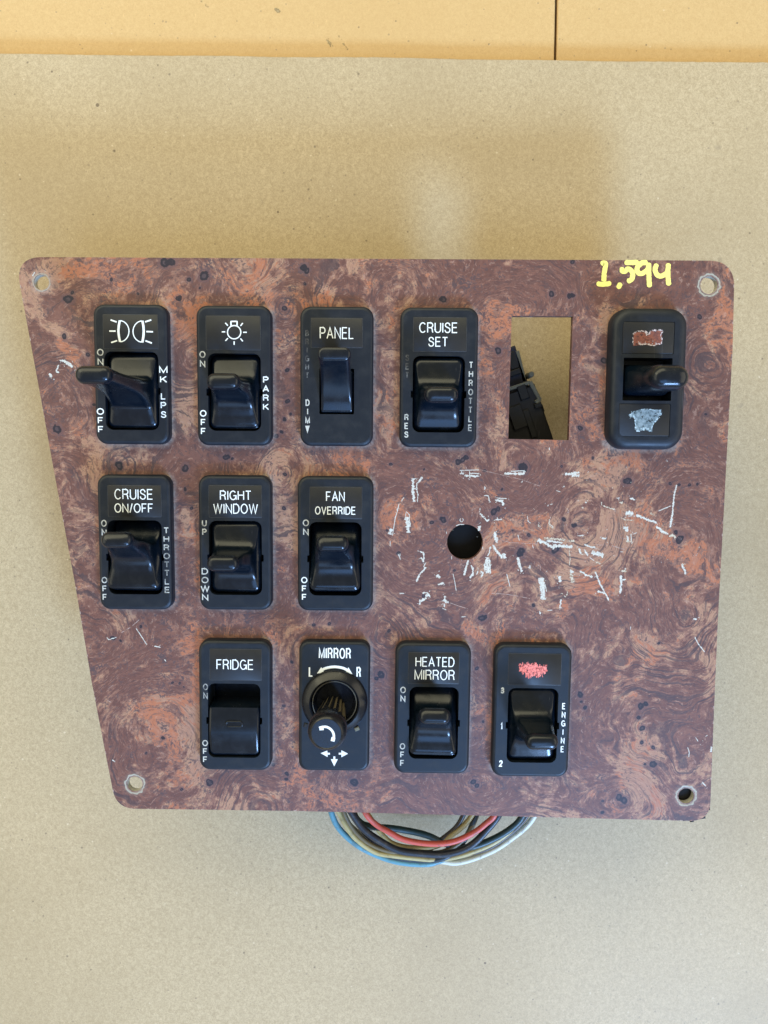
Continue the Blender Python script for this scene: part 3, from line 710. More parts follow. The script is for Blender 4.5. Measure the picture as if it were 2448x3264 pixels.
# --- park lamp switch
o = std('park', "black switch with white bulb symbol, PARK down its right side", [],
    [("ON", (637, 1119, 654, 1170), M_WORN), ("OFF", (639, 1307, 657, 1385), M_WHITE), ("PARK", (838, 1200, 857, 1307), M_WHITE)],
    (657, 1007, 831, 1116), (709, 1213), 19.5, 9.4)
q = lambda x, y: (280+x*0.3737, 940+y*0.3737)
L2 = [([q(*p) for p in arc(1248, 318, 57, 57, 0, 360, 28)], .34), ([q(*p) for p in ((1222, 268), (1220, 226), (1274, 226), (1272, 268))], .42)]
for x0, y0, x1, y1 in ((1142, 315, 1172, 315), (1324, 319, 1356, 319), (1172, 238, 1194, 262), (1322, 240, 1302, 264), (1174, 392, 1194, 370), (1322, 396, 1302, 372), (1248, 395, 1248, 426)):
    L2.append(([q(x0, y0), q(x1, y1)], .36))
strokes("bulb_symbol", SW['park'], o, L2, M_WHITE, HB+0.16)
# --- cruise set
std('set', "black CRUISE SET switch with THROTTLE down its right side", [("CRUISE", (1336, 1028, 1459, 1061), 0.004), ("SET", (1365, 1074, 1428, 1105), 0.004)],
    [("SET", (1291, 1130, 1305, 1206), M_FAINT), ("RES", (1288, 1320, 1303, 1395), M_WORN), ("THROTTLE", (1491, 1153, 1509, 1374), M_WORN)],
    (1316, 1012, 1489, 1121), (1407, 1258), 18.5, 9.6)
# --- cruise on/off
std('cruise', "black CRUISE ON/OFF switch with THROTTLE down its right side", [("CRUISE", (365, 1559, 487, 1592), 0.004), ("ON/OFF", (365, 1605, 488, 1634), 0.004)],
    [("ON", (324, 1657, 339, 1708), M_WORN), ("OFF", (326, 1839, 341, 1913), M_WORN), ("THROTTLE", (524, 1681, 539, 1890), M_WORN)],
    (345, 1547, 514, 1648), (362, 1712), 20.5, 9.3)
# --- right window
std('window', "black RIGHT WINDOW switch marked UP and DOWN", [("RIGHT", (701, 1564, 801, 1594), 0.004), ("WINDOW", (680, 1606, 822, 1637), 0.004)],
    [("UP", (644, 1657, 659, 1706), M_WORN), ("DOWN", (644, 1811, 663, 1914), M_WORN)],
    (666, 1547, 835, 1650), (707, 1798), 19.5, 9.3)
# --- fan override
o = std('fan', "black FAN OVERRIDE switch with a crack below its lever", [("FAN", (1039, 1567, 1099, 1598), 0.004), ("OVERRIDE", (1004, 1615, 1134, 1640), 0.0)],
    [("ON", (966, 1656, 984, 1706), M_WORN), ("OFF", (961, 1839, 979, 1913), M_WHITE)],
    (987, 1552, 1155, 1654), (1058, 1725), 19.0, 9.4)
strokes("crack", SW['fan'], o, [([(1060, 1903), (1060, 1925), (1058, 1944)], .12)], M_HOUSE, HB+0.015)
# --- heated mirror
std('heated', "black HEATED MIRROR switch marked ON and OFF", [("HEATED", (1324, 2095, 1449, 2125), 0.004), ("MIRROR", (1321, 2136, 1450, 2167), 0.004)],
    [("ON", (1276, 2189, 1293, 2237), M_WORN), ("OFF", (1274, 2369, 1291, 2442), M_WORN)],
    (1300, 2080, 1465, 2179), (1386, 2281), 19.5, 9.4)
# --- engine brake
o = std('engine', "black ENGINE switch with a pink paint smear on its label", [],
    [("3", (1596, 2191, 1608, 2211), M_WORN), ("1", (1595, 2304, 1602, 2326), M_WHITE), ("2", (1590, 2423, 1603, 2444), M_WHITE), ("ENGINE", (1786, 2241, 1804, 2398), M_WHITE)],
    (1618, 2084, 1791, 2183), (1730, 2369), 19.5, 9.6)
random.seed(3)
pk = []
q = lambda x, y: (1220+x*0.3978, 2000+y*0.3978)
for i in range(46):
    t = i/45; x = 1095+t*215; yt = 300+14*math.sin(t*9)+random.uniform(-16, 8)-(18 if 0.1 < t < 0.3 else 0); yb = 368+24*math.sin(t*3.1)+random.uniform(-22, 22)-(16 if t < 0.2 or t > 0.9 else 0)
    pk.append(([q(x+random.uniform(-8, 8), yt), q(x+random.uniform(-6, 6), (yt+yb)/2), q(x+random.uniform(-10, 10), yb)], .42))
strokes("pink_paint_mark", SW['engine'], o, pk, M_PINK, HB+0.16, 0.9, True)
# --- fridge: plain rocker, lower half raised
s = SW['fridge']
o = bezel("rocker_switch", s, notch_poly(s['ow'], s['oh'], 2.2, *s['oc']), "black FRIDGE switch with a plain rocker and no lever")
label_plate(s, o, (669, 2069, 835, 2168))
lettering(s, o, "FRIDGE", (690, 2103, 808, 2134), M_WHITE, 0.004)
for b_, bx, m in (("ON", (648, 2179, 662, 2228), M_DIMP), ("OFF", (646, 2359, 662, 2430), M_WORN)): lettering(s, o, stack(b_), bx, m, 0.02, HB+0.03)
ow, oh = s['ow']-0.7, s['oh']-0.9
def zr(y):
    t = y/(oh/2)
    if t > 0.45: return -4.6+1.6*(t-0.45)/0.55
    if t > 0.38: return -4.6+(0.45-t)/0.07*8.6
    return 4.0+0.9*math.sin(min(1, (0.38-t)/1.38)*math.pi) - 1.2*max(0, -t-0.3)
rings = []
for ins, dz in ((0, -7.0), (0, -0.7), (0.18, -0.35), (0.5, -0.1), (0.9, 0)):
    pts = densify(rrect(ow-2*ins, oh-2*ins, 1.6-ins*0.5, 0, 0, 6), 400)
    # resample so that the side edges follow the height profile
    full = []
    for i, a in enumerate(pts):
        b = pts[(i+1) % len(pts)]
        m = 40 if (abs(a[0]-b[0]) < 1e-6 and abs(a[1]-b[1]) > 5) else (12 if math.dist(a, b) > 4 else 1)
        for k in range(m): full.append((a[0]+(b[0]-a[0])*k/m, a[1]+(b[1]-a[1])*k/m))
    rings.append([(x, y, (-7 if dz == -7.0 else zr(y)+dz)) for x, y in full])
V, F = loft(rings, False)
last = [(v[0], v[1]) for v in rings[-1]]
ex = [(x, y) for x in np.linspace(-ow/2+1.4, ow/2-1.4, 8) for y in np.linspace(-oh/2+1.3, oh/2-1.3, 60)]
A_, T_ = tri_plate(last, [], ex); b0 = len(V); V += [(x, y, zr(y)) for x, y in A_]; F += [tuple(int(k)+b0 for k in t) for t in T_]
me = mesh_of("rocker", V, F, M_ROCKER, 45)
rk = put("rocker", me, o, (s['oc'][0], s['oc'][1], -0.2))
V = []; F = []
cxx, cyy = s['L'](746, 2310, 4.9); cxx -= s['oc'][0]; cyy -= s['oc'][1]
pts = [Vector((cxx+p[0], cyy+p[1], zr(cyy)+0.02)) for p in rrect(5.2, 1.7, 0.84, seg=6)]; pts.append(pts[0])
tube(pts, 0.26, V, F, 8)
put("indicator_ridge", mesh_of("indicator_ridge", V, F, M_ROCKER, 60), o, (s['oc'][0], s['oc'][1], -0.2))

# --- panel dimmer
s = SW['panel']; L = s['L']
x0, y0 = L(1018, 1320, HB); x1, y1 = L(1129, 1175, HB); oc = ((x0+x1)/2, (y0+y1)/2); ow, oh = x1-x0, y1-y0
o = bezel("dimmer_switch", s, rrect(ow, oh, 0.4, *oc, seg=3), "black PANEL dimmer switch with a thumb lever and DIM at its left")
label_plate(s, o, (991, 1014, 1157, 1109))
lettering(s, o, "PANEL", (1019, 1043, 1128, 1080), M_WHITE, 0.004)
lettering(s, o, stack("BRIGHT"), (973, 1052, 985, 1206), M_FAINT, 0.02, HB+0.03)
lettering(s, o, stack("DIM"), (974, 1273, 987, 1350), M_WORN, 0.02, HB+0.03)
V = [(*L(973, 1357, HB+.03), HB+.03), (*L(987, 1357, HB+.03), HB+.03), (*L(980, 1382, HB+.03), HB+.03)]
put("arrow_mark", mesh_of("arrow_mark", V, [(0, 2, 1)], M_WORN), o)
tx, ty = L(1065, 1128, 16.5)
secs = []
w_ = ow-1.0
yb = oc[1]
for z_, ww, d, r_, f in ((-5, w_, oh-1, .5, 0), (2.2, w_, oh-1.0, .5, 0), (3.6, w_-.1, oh-1.5, .6, 0), (4.1, w_-.25, oh-3.0, .8, .03), (5.2, w_-.3, oh-6.0, 1.0, .15), (7.5, w_-.5, 6.0, 1.2, .38), (10.5, w_-.8, 4.6, 1.3, .62), (13.5, w_-.6, 3.9, 1.5, .84), (15.2, w_-.1, 4.2, 1.9, .97), (16.2, w_-.4, 3.8, 1.8, 1.0), (16.6, w_-1.8, 2.2, 1.0, 1.0)):
    secs.append((z_, ww, d, r_, (ty-oc[1])*f+(0 if f else 0)))
V, F = loft(sections(interp(secs, 3)), True)
sh = (tx-oc[0])/16.0
V = [(x+max(0, z)*sh+oc[0], y+oc[1], z) for x, y, z in V]
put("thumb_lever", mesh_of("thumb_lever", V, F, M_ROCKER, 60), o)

# --- top right switch: thick rounded body, two painted tiles
s = SW['top']; L = s['L']; HT = 5.2
x0, y0 = L(1982, 1277, HT-.6); x1, y1 = L(2142, 1142, HT-.6); oc = ((x0+x1)/2, (y0+y1)/2); ow, oh = x1-x0, y1-y0
def rect_px(b, z): a0, a1 = L(b[0], b[3], z); c0, c1 = L(b[2], b[1], z); return (a0+c0)/2, (a1+c1)/2, c0-a0, c1-a1
t1 = rect_px((1982, 1026, 2152, 1128), HT); t2 = rect_px((1970, 1287, 2138, 1391), HT)
cuts = [rrect(t[2], t[3], .3, t[0], t[1], 2) for t in (t1, t2)]
o = bezel("rocker_switch", s, rrect(ow, oh, 0.25, *oc, seg=2), "thick rounded black switch with red and silver paint marks, beside the empty window",
          rc=5.6, H=HT, cuts=cuts, open_depth=8.5, prof=[(0, 0), (0.05, 2.2), (0.35, 3.6), (0.9, 4.5), (1.7, 5.0), (2.5, 5.15), (3.0, HT)])
for t in (t1, t2):
    V, F = loft([at(rrect(t[2]-.35, t[3]-.35, .3, t[0], t[1], 3), HT-.3), at(rrect(t[2]-.35, t[3]-.35, .3, t[0], t[1], 3), HT-.1), at(rrect(t[2]-.55, t[3]-.55, .3, t[0], t[1], 3), HT-.04)])
    put("label_plate", mesh_of("label_plate", V, F, M_LABELP, 50), o)
# paddle lever
tx, ty = L(2140, 1202, 23); bx_, by_ = oc
secs = [(-3, ow-.8, 10.0, 1.0, 0), (1.0, ow-.9, 9.8, 1.2, 0), (4.0, 14.2, 9.2, 2.4, 0), (7, 13.2, 8.6, 3.2, 0), (11, 12.4, 8.0, 3.6, 0), (15, 11.8, 7.6, 3.7, 0), (18.5, 11.8, 7.5, 3.7, 0), (21, 11.4, 7.1, 3.5, 0), (22.7, 10.0, 5.9, 2.9, 0), (23.6, 7.6, 4.0, 2.0, 0), (24.0, 4.0, 1.6, .8, 0)]
V, F = loft(sections(interp(secs, 3)), True)
ph = math.atan2(ty-by_, 26); th = math.atan2(tx-bx_, 26)
V = [(x, y, z+3) for x, y, z in V]
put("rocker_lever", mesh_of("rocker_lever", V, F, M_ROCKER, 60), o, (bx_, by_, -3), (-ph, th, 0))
q = lambda x, y: (1580+x*0.4823, 780+y*0.4823)
random.seed(11)
def blob(name, poly, mat, z, jit=0.0):
    V = [(*L(*q(x+random.uniform(-jit, jit), y+random.uniform(-jit, jit)), z), z) for x, y in poly]
    A_, T_ = tri_plate([(v[0], v[1]) for v in V], [])
    return put(name, mesh_of(name, [(x, y, z) for x, y in A_], [tuple(int(k) for k in t) for t in T_], mat), o)
red = [(925, 585), (985, 580), (1003, 605), (1020, 580), (1090, 572), (1093, 640), (1075, 658), (1030, 640), (1010, 655), (985, 640), (950, 655), (935, 620)]
blob("red_paint_mark", [(912, 580), (985, 574), (1003, 598), (1022, 570), (1100, 568), (1098, 655), (1070, 662), (960, 662), (910, 668)], M_REDP, HT+0.0)
V = []; F = []
for pl, wd in (([(905, 600), (908, 640), (912, 668)], .35), ([(905, 590), (930, 575), (985, 570), (1003, 590), (1005, 600)], .5), ([(985, 572), (1000, 598), (1015, 590)], .5), ([(1010, 590), (1035, 568), (1105, 566)], .5), ([(1105, 570), (1090, 600), (1100, 630), (1090, 658)], .4), ([(940, 640), (960, 660), (1000, 655), (1040, 668), (1070, 655), (1090, 658)], .4)) + tuple(([(x, 640+random.uniform(-6, 4)), (x-6, 662)], .25) for x in (960, 990, 1015, 1040, 1062)):
    ribbon([L(*q(*p), HT+.02) for p in smooth_line(pl, 3)], wd, HT+.02+len(V)*1e-6, V, F, .8, True, .3)
put("paint_mark_outline", mesh_of("paint_mark_outline", V, F, M_OUTL), o)
blob("silver_paint_mark", [(880, 1122), (900, 1112), (905, 1100), (955, 1088), (1010, 1090), (1065, 1092), (1095, 1088), (1092, 1120), (1075, 1140), (1045, 1170), (1035, 1205), (1032, 1235), (985, 1222), (928, 1234), (925, 1190), (920, 1150), (885, 1135)], M_SILVER, HT+.0, 3)
V = []; F = []
for pl, wd in (([(880, 1125), (900, 1120), (915, 1138), (922, 1165), (926, 1225)], .4), ([(890, 1140), (900, 1112), (897, 1100)], .3), ([(928, 1230), (985, 1215), (1030, 1226)], .9), ([(1032, 1232), (1036, 1195), (1060, 1160), (1080, 1140), (1098, 1105)], .45), ([(960, 1090), (1010, 1086), (1060, 1098), (1095, 1090)], .3), ([(1060, 1110), (1085, 1120), (1085, 1095)], .35), ([(885, 1150), (895, 1135)], .25)):
    ribbon([L(*q(*p), HT+.02) for p in smooth_line(pl, 3)], wd, HT+.02+len(V)*1e-6, V, F, .8, True, .3)
put("paint_mark_outline", mesh_of("paint_mark_outline", V, F, M_OUTB), o)

# --- mirror control
s = SW['mirror']; L = s['L']
mc = L(1067, 2237, HB)
o = bezel("mirror_control", s, circle(8.6, 48, *mc), "black MIRROR control with a round joystick knob and white arrows", rc=3.0, open_depth=6)
lettering(s, o, "MIRROR", (1016, 2066, 1119, 2099), M_WHITE, 0.022, HB+.03)
lettering(s, o, "L", (984, 2125, 998, 2157), M_WHITE, 0.03, HB+.03)
lettering(s, o, "R", (1136, 2126, 1151, 2159), M_WHITE, 0.03, HB+.03)
V, F = lathe([(10.6, HB+0.0), (10.5, HB+.5), (10.1, HB+1.0), (9.3, HB+1.6), (8.4, HB+2.2), (8.05, HB+2.4), (7.75, HB+2.3), (7.6, HB+1.8), (7.5, HB-3)], 64, cap=False)
put("collar", mesh_of("collar", V, F, M_KNOBP, 28), o, (mc[0], mc[1], 0))
V, F = lathe([(7.35, HB-3), (7.3, HB+.9), (7.1, HB+1.3), (6.9, HB+1.2), (6.6, HB+.4), (5.8, HB-1.0), (3.0, HB-2.2)], 64, cap=True)
put("selector_ring", mesh_of("selector_ring", V, F, [M_KNOBP, M_RINGW], 28, [1 if 1 <= f_//64 <= 2 else 0 for f_ in range(len(F))]), o, (mc[0], mc[1], 0))
NR = 96
def ribs(k, i):
    if 1 <= k <= 5: return 1.0 + (0.10 if (i % 6) < 2 else -0.03)
    return 1.0
kp = [(r_*1.1, z_) for r_, z_ in [(2.9, -2), (3.2, 1.5), (3.5, 6), (3.9, 11), (4.3, 15.5), (4.6, 17.2), (4.95, 17.8), (5.25, 18.6), (5.35, 20.2), (5.25, 22.0), (4.9, 23.2), (4.45, 23.9), (4.15, 24.1), (4.0, 23.95), (0.4, 23.95)]]
V, F = lathe(kp, NR, mod=ribs)
kb = L(1062, 2262, HB); kt = L(1040, 2339, 24); dx, dy = kt[0]-kb[0], kt[1]-kb[1]
ry, rx = math.atan2(dx, 25), -math.atan2(dy, 25)
kmi = [(1 if (1 <= f_//NR <= 3 and (f_ % NR) % 6 < 2) else 0) if f_ < NR*(len(kp)-1) else 0 for f_ in range(len(F))]
kn = put("joystick_knob", mesh_of("joystick_knob", V, F, [M_KNOBP, M_RIB], 30, kmi), o, (kb[0], kb[1], 0), (rx, ry, 0))
V = []; F = []
def kq(x, y): return ((x-535)/4.807*0.099, -(y-1590)/4.807*0.099)
am = [kq(430, 1505), kq(480, 1490), kq(540, 1490), kq(595, 1520), kq(632, 1570), kq(643, 1630), kq(628, 1700)]
ribbon(smooth_line(am, 4), .72, 23.99, V, F, 0, False, .3)
ribbon([kq(435, 1515), kq(495, 1510)], 1.1, 23.995, V, F, 0, False, .5); ribbon([kq(638, 1640), kq(625, 1700)], 1.15, 23.997, V, F, 0, False, .5)
km = put("arrow_mark", mesh_of("arrow_mark", V, F, M_WHITE), o, (kb[0], kb[1], 0), (rx, ry, 0))
q = lambda x, y: (930+x/4.807, 2020+y/4.807)
V = []; F = []
def tri(pts, z=HB+.035):
    b = len(V); V.extend([(*L(*q(*p), z), z) for p in pts])
    a, b_, c = [V[b+i] for i in range(3)]
    F.append((b, b+1, b+2) if (b_[0]-a[0])*(c[1]-a[1])-(b_[1]-a[1])*(c[0]-a[0]) > 0 else (b, b+2, b+1))
ribbon([L(*q(*p), HB+.03) for p in smooth_line([(455, 560), (530, 525), (655, 508), (780, 525), (860, 565)], 5)], .85, HB+.03, V, F, 0, False, .4)
tri([(385, 610), (452, 512), (500, 595)]); tri([(930, 620), (868, 515), (820, 598)])
put("rotation_arrow_mark", mesh_of("rotation_arrow_mark", V, F, M_WHITE), o)
for a, b_, t3 in (((585, 1838), (530, 1838), [(443, 1830), (545, 1790), (550, 1890)]), ((720, 1838), (770, 1838), [(862, 1838), (760, 1785), (760, 1893)]), ((652, 1880), (652, 1930), [(650, 2032), (598, 1922), (706, 1922)])):
    V = []; F = []; ribbon([L(*q(*a), HB+.03), L(*q(*b_), HB+.03)], .62, HB+.032, V, F, 0, False, .4); tri(t3)
    put("arrow_mark", mesh_of("arrow_mark", V, F, M_WHITE), o)
V = []; F = []
box(*[c for c in L(1138, 2322, HB)], HB+.35, 1.5, 1.2, .7, V, F, 0.4, .2); put("locating_tab", mesh_of("locating_tab", V, F, M_GREYP, 30), o)
V = []; F = []
box(*[c for c in L(975, 2312, HB)], HB+.2, 1.2, 1.4, .5, V, F, -0.3, .2); put("locating_tab", mesh_of("locating_tab", V, F, M_HOUSE, 30), o)

# ------------------------------------------------------------------ marks on the plate
random.seed(5)
V = []; F = []
q = lambda x, y: (1880+x*0.1808, 820+y*0.1808)
for pl in ([(195, 125), (255, 95), (278, 140), (255, 270), (248, 430)], [(118, 462), (240, 478), (378, 455)], [(545, 450), (497, 555)],
           [(612, 90), (720, 95), (862, 90)], [(575, 175), (568, 235), (615, 250), (680, 205), (745, 255), (757, 330), (730, 395), (655, 430)],
           [(1020, 100), (920, 100), (840, 175), (838, 255), (895, 290), (960, 265), (1025, 200), (1035, 110)], [(1038, 95), (1040, 300), (1052, 530)],
           [(1188, 115), (1152, 200), (1170, 290), (1235, 335), (1320, 305), (1375, 255)], [(1385, 105), (1376, 300), (1392, 500)]):
    pts = [pp(*q(*p)) for p in smooth_line(pl, 6)] if len(pl) > 2 else [pp(*q(*p)) for p in pl]
    ribbon(pts, 1.55, 0.035+len(V)*2e-5, V, F, 0.10, True, .35)
put("price_marking", mesh_of("price_marking", V, F, M_YELLOW), plate, label="handwritten yellow 1,594")
A1 = lambda x, y: (1180+x*0.3617, 1380+y*0.3617)
A2 = lambda x, y: (1700+x*0.422, 1380+y*0.422)
A3 = lambda x, y: (1700+x*0.451, 1960+y*0.451)
A4 = lambda x, y: (150+x*0.482, 1860+y*0.482)
A5 = lambda x, y: (x*0.5425, 780+y*0.5425)
chips = [  # (map, polyline, width px of the crop)
 (A1, [(378, 400), (376, 480), (385, 605)], 26), (A1, [(378, 405), (405, 402)], 10), (A1, [(408, 440), (412, 510), (420, 540), (417, 610)], 12), (A1, [(418, 440), (462, 388)], 16), (A1, [(376, 480), (412, 500)], 8),
 (A1, [(298, 566), (275, 598)], 10), (A1, [(255, 622), (240, 690), (222, 740), (196, 905)], 9), (A1, [(240, 665), (236, 690)], 14), (A1, [(190, 845), (172, 895)], 28), (A1, [(176, 950), (176, 1000)], 8),
 (A1, [(315, 690), (348, 725)], 8), (A1, [(318, 740), (332, 800), (338, 880)], 34), (A1, [(316, 695), (312, 740)], 8), (A1, [(346, 715), (345, 800)], 9),
 (A1, [(788, 330), (960, 326)], 9), (A1, [(790, 358), (830, 358)], 14), (A1, [(830, 378), (962, 382)], 18), (A1, [(870, 355), (962, 358)], 12), (A1, [(875, 335), (878, 400)], 10), (A1, [(840, 290), (852, 318)], 6), (A1, [(806, 335), (806, 360)], 10),
 (A1, [(1182, 358), (1362, 358)], 22), (A1, [(1240, 338), (1362, 332)], 10), (A1, [(1355, 335), (1358, 360)], 14),
 (A1, [(1008, 470), (1008, 500)], 16), (A1, [(1002, 552), (1040, 550), (1050, 605)], 12), (A1, [(1100, 590), (1165, 600), (1172, 640)], 22), (A1, [(1110, 572), (1205, 580)], 10),
 (A1, [(968, 665), (966, 685)], 10), (A1, [(965, 708), (1000, 740), (1030, 775), (1048, 760)], 15), (A1, [(905, 660), (895, 740)], 5), (A1, [(880, 690), (950, 652)], 5), (A1, [(1100, 765), (1162, 760)], 13), (A1, [(1118, 740), (1130, 775)], 8), (A1, [(1234, 765), (1236, 770)], 14),
 (A1, [(800, 752), (788, 770), (805, 786), (824, 768), (812, 752)], 8), (A1, [(755, 820), (790, 805), (830, 808)], 9), (A1, [(960, 820), (968, 860)], 26), (A1, [(672, 870), (674, 890)], 9),
 (A1, [(1095, 870), (1105, 920), (1118, 970)], 24), (A1, [(1120, 935), (1230, 965), (1480, 978)], 5), (A1, [(1300, 895), (1315, 950)], 7), (A1, [(1430, 985), (1438, 1018)], 8),
 (A1, [(1080, 985), (1105, 1030), (1150, 1085), (1165, 1105)], 20), (A1, [(1175, 1060), (1190, 1105)], 26), (A1, [(1060, 1000), (1050, 1060), (1030, 1085)], 12), (A1, [(1032, 1095), (1030, 1150), (1038, 1235)], 34), (A1, [(1050, 1110), (1060, 1240)], 14), (A1, [(1010, 1150), (1012, 1215)], 16),
 (A1, [(866, 1120), (845, 1190), (825, 1255)], 17), (A1, [(888, 1165), (908, 1200), (900, 1250), (880, 1282)], 20), (A1, [(950, 1215), (935, 1250)], 12), (A1, [(970, 1225), (1000, 1230), (975, 1275)], 14), (A1, [(590, 1250), (612, 1280)], 26), (A1, [(595, 1335), (652, 1325)], 18),
 (A1, [(730, 1240), (745, 1310), (758, 1390)], 8), (A1, [(696, 1310), (696, 1345)], 6), (A1, [(722, 1422), (732, 1416)], 7), (A1, [(258, 1414), (300, 1414)], 10),
 (A1, [(436, 1045), (470, 1055), (472, 1100), (466, 1140)], 15), (A1, [(448, 1095), (470, 1130)], 18), (A1, [(492, 1140), (470, 1180), (500, 1190)], 9), (A1, [(490, 1190), (440, 1240), (405, 1312)], 17), (A1, [(245, 1065), (268, 1115)], 10), (A1, [(262, 1060), (265, 1075)], 8),
 (A1, [(460, 1410), (500, 1405), (530, 1450)], 17), (A1, [(500, 1420), (490, 1460), (440, 1480), (438, 1515)], 22), (A1, [(655, 1435), (660, 1480), (690, 1498)], 22), (A1, [(630, 1478), (680, 1485)], 10), (A1, [(655, 1505), (655, 1535)], 14), (A1, [(635, 1545), (672, 1560)], 8),
 (A1, [(700, 1495), (780, 1525), (862, 1550)], 6), (A1, [(1202, 1240), (1218, 1300), (1232, 1355)], 9), (A1, [(1408, 1165), (1408, 1198)], 13), (A1, [(1298, 1095), (1310, 1150), (1335, 1225)], 24), (A1, [(1068, 1413), (1190, 1420), (1300, 1438), (1410, 1460)], 6),
 (A1, [(1505, 1275), (1515, 1350), (1525, 1470)], 38), (A1, [(1540, 1330), (1555, 1400)], 9), (A1, [(1490, 1570), (1500, 1595)], 16), (A1, [(1562, 1565), (1600, 1562)], 8), (A1, [(800, 1622), (842, 1618)], 9), (A1, [(1580, 125), (1578, 152)], 8), (A1, [(1338, 425), (1340, 437)], 12), (A1, [(1583, 628), (1602, 632)], 10),
 (A1, [(960, 322), (1180, 375), (1330, 410), (1500, 470)], 4), (A1, [(1385, 730), (1392, 780), (1415, 795)], 8), (A1, [(1580, 760), (1575, 800), (1615, 830)], 10), (A1, [(1485, 810), (1490, 828)], 12), (A1, [(716, 1085), (718, 1115)], 9), (A1, [(990, 1000), (994, 1028)], 8),
 (A2, [(238, 312), (300, 308), (348, 300)], 20), (A2, [(290, 322), (348, 322)], 22), (A2, [(218, 310), (232, 314)], 8), (A2, [(222, 410), (238, 404)], 10), (A2, [(172, 435), (205, 445)], 7),
 (A2, [(35, 805), (110, 845), (160, 870)], 26), (A2, [(80, 795), (200, 805), (310, 818)], 18), (A2, [(150, 850), (230, 855), (295, 862)], 22), (A2, [(100, 815), (220, 830)], 14),
 (A2, [(332, 777), (380, 773)], 11), (A2, [(515, 520), (515, 545), (560, 562), (612, 578)], 11), (A2, [(612, 565), (620, 598)], 6), (A2, [(625, 492), (655, 492)], 10), (A2, [(728, 492), (770, 505)], 15), (A2, [(650, 522), (678, 528)], 14), (A2, [(698, 600), (755, 612)], 34), (A2, [(715, 628), (748, 625)], 10),
 (A2, [(775, 620), (850, 650), (930, 678)], 17), (A2, [(880, 605), (915, 622)], 13), (A2, [(945, 590), (1040, 550)], 9), (A2, [(1082, 392), (1062, 480), (1050, 620), (1032, 715)], 12), (A2, [(1045, 640), (1036, 690)], 18),
 (A2, [(660, 640), (690, 655), (760, 660)], 9), (A2, [(680, 715), (712, 720), (705, 745)], 22), (A2, [(705, 775), (720, 820)], 16), (A2, [(738, 760), (742, 820)], 10), (A2, [(700, 818), (745, 820)], 12), (A2, [(750, 765), (785, 752)], 7), (A2, [(655, 792), (700, 800)], 5),
 (A2, [(930, 705), (975, 745), (1020, 765)], 17), (A2, [(1025, 785), (1050, 770), (1078, 792)], 17), (A2, [(925, 705), (940, 720)], 12),
 (A2, [(385, 840), (430, 860), (470, 865)], 12), (A2, [(345, 870), (360, 915)], 13), (A2, [(362, 918), (385, 915)], 12), (A2, [(385, 880), (412, 930)], 12), (A2, [(440, 900), (530, 925)], 30), (A2, [(425, 940), (460, 965)], 8), (A2, [(472, 975), (508, 988)], 12), (A2, [(470, 845), (560, 848)], 4), (A2, [(590, 850), (690, 880)], 6), (A2, [(655, 898), (680, 898)], 8),
 (A2, [(270, 880), (278, 950), (272, 1000)], 9), (A2, [(52, 1000), (54, 1040)], 6), (A2, [(200, 1080), (200, 1128)], 19), (A2, [(275, 1045), (305, 1050)], 22), (A2, [(285, 1060), (300, 1130)], 26), (A2, [(350, 1042), (400, 1075), (450, 1085)], 16), (A2, [(465, 1048), (510, 1150), (572, 1265)], 12), (A2, [(485, 1195), (540, 1210)], 16),
 (A2, [(660, 1045), (708, 1040)], 16), (A2, [(690, 1020), (700, 1030)], 10), (A2, [(662, 1075), (662, 1150), (655, 1215)], 17), (A2, [(670, 1110), (700, 1105)], 12), (A2, [(210, 1210), (225, 1218), (245, 1240), (260, 1200)], 10), (A2, [(210, 1255), (200, 1325)], 12), (A2, [(55, 1100), (70, 1180), (80, 1250)], 30),
 (A2, [(1118, 992), (1140, 1030), (1152, 1068)], 15), (A2, [(1120, 990), (1140, 995)], 12), (A2, [(105, 1340), (145, 1338)], 7), (A2, [(45, 1350), (55, 1368)], 12), (A2, [(870, 1328), (872, 1340)], 8), (A2, [(535, 1338), (555, 1335)], 6), (A2, [(1215, 1400), (1235, 1405)], 14), (A2, [(1225, 930), (1245, 905)], 6), (A2, [(1225, 825), (1228, 828)], 9),
 (A2, [(120, 650), (118, 700), (150, 720)], 8), (A2, [(515, 795), (550, 800)], 12), (A2, [(375, 730), (395, 738)], 6), (A2, [(255, 572), (270, 595)], 6), (A2, [(365, 560), (378, 570)], 12), (A2, [(390, 522), (405, 528)], 12), (A2, [(120, 110), (122, 130)], 9), (A2, [(1008, 210), (1010, 216)], 10), (A2, [(38, 690), (42, 710)], 14),
 (A3, [(1140, 155), (1165, 205), (1212, 262)], 9), (A3, [(1130, 25), (1155, 30)], 14), (A3, [(686, 82), (687, 105)], 7), (A3, [(1090, 935), (1102, 970), (1098, 1005)], 8), (A3, [(1146, 865), (1165, 895)], 7), (A3, [(1195, 888), (1200, 892)], 9), (A3, [(1215, 860), (1232, 850)], 9), (A3, [(1180, 915), (1184, 920)], 7), (A3, [(1256, 925), (1256, 970)], 12), (A3, [(1192, 1180), (1220, 1212)], 11), (A3, [(730, 238), (732, 242)], 6),
 (A4, [(395, 355), (408, 372), (460, 355)], 9), (A4, [(490, 325), (560, 285), (610, 238)], 6), (A4, [(588, 295), (625, 350), (660, 405)], 7), (A4, [(708, 414), (752, 422)], 9), (A4, [(738, 415), (752, 405)], 6), (A4, [(775, 502), (788, 515)], 9), (A4, [(430, 1165), (450, 1180)], 9), (A4, [(395, 770), (425, 785)], 4), (A4, [(400, 700), (440, 670)], 3),
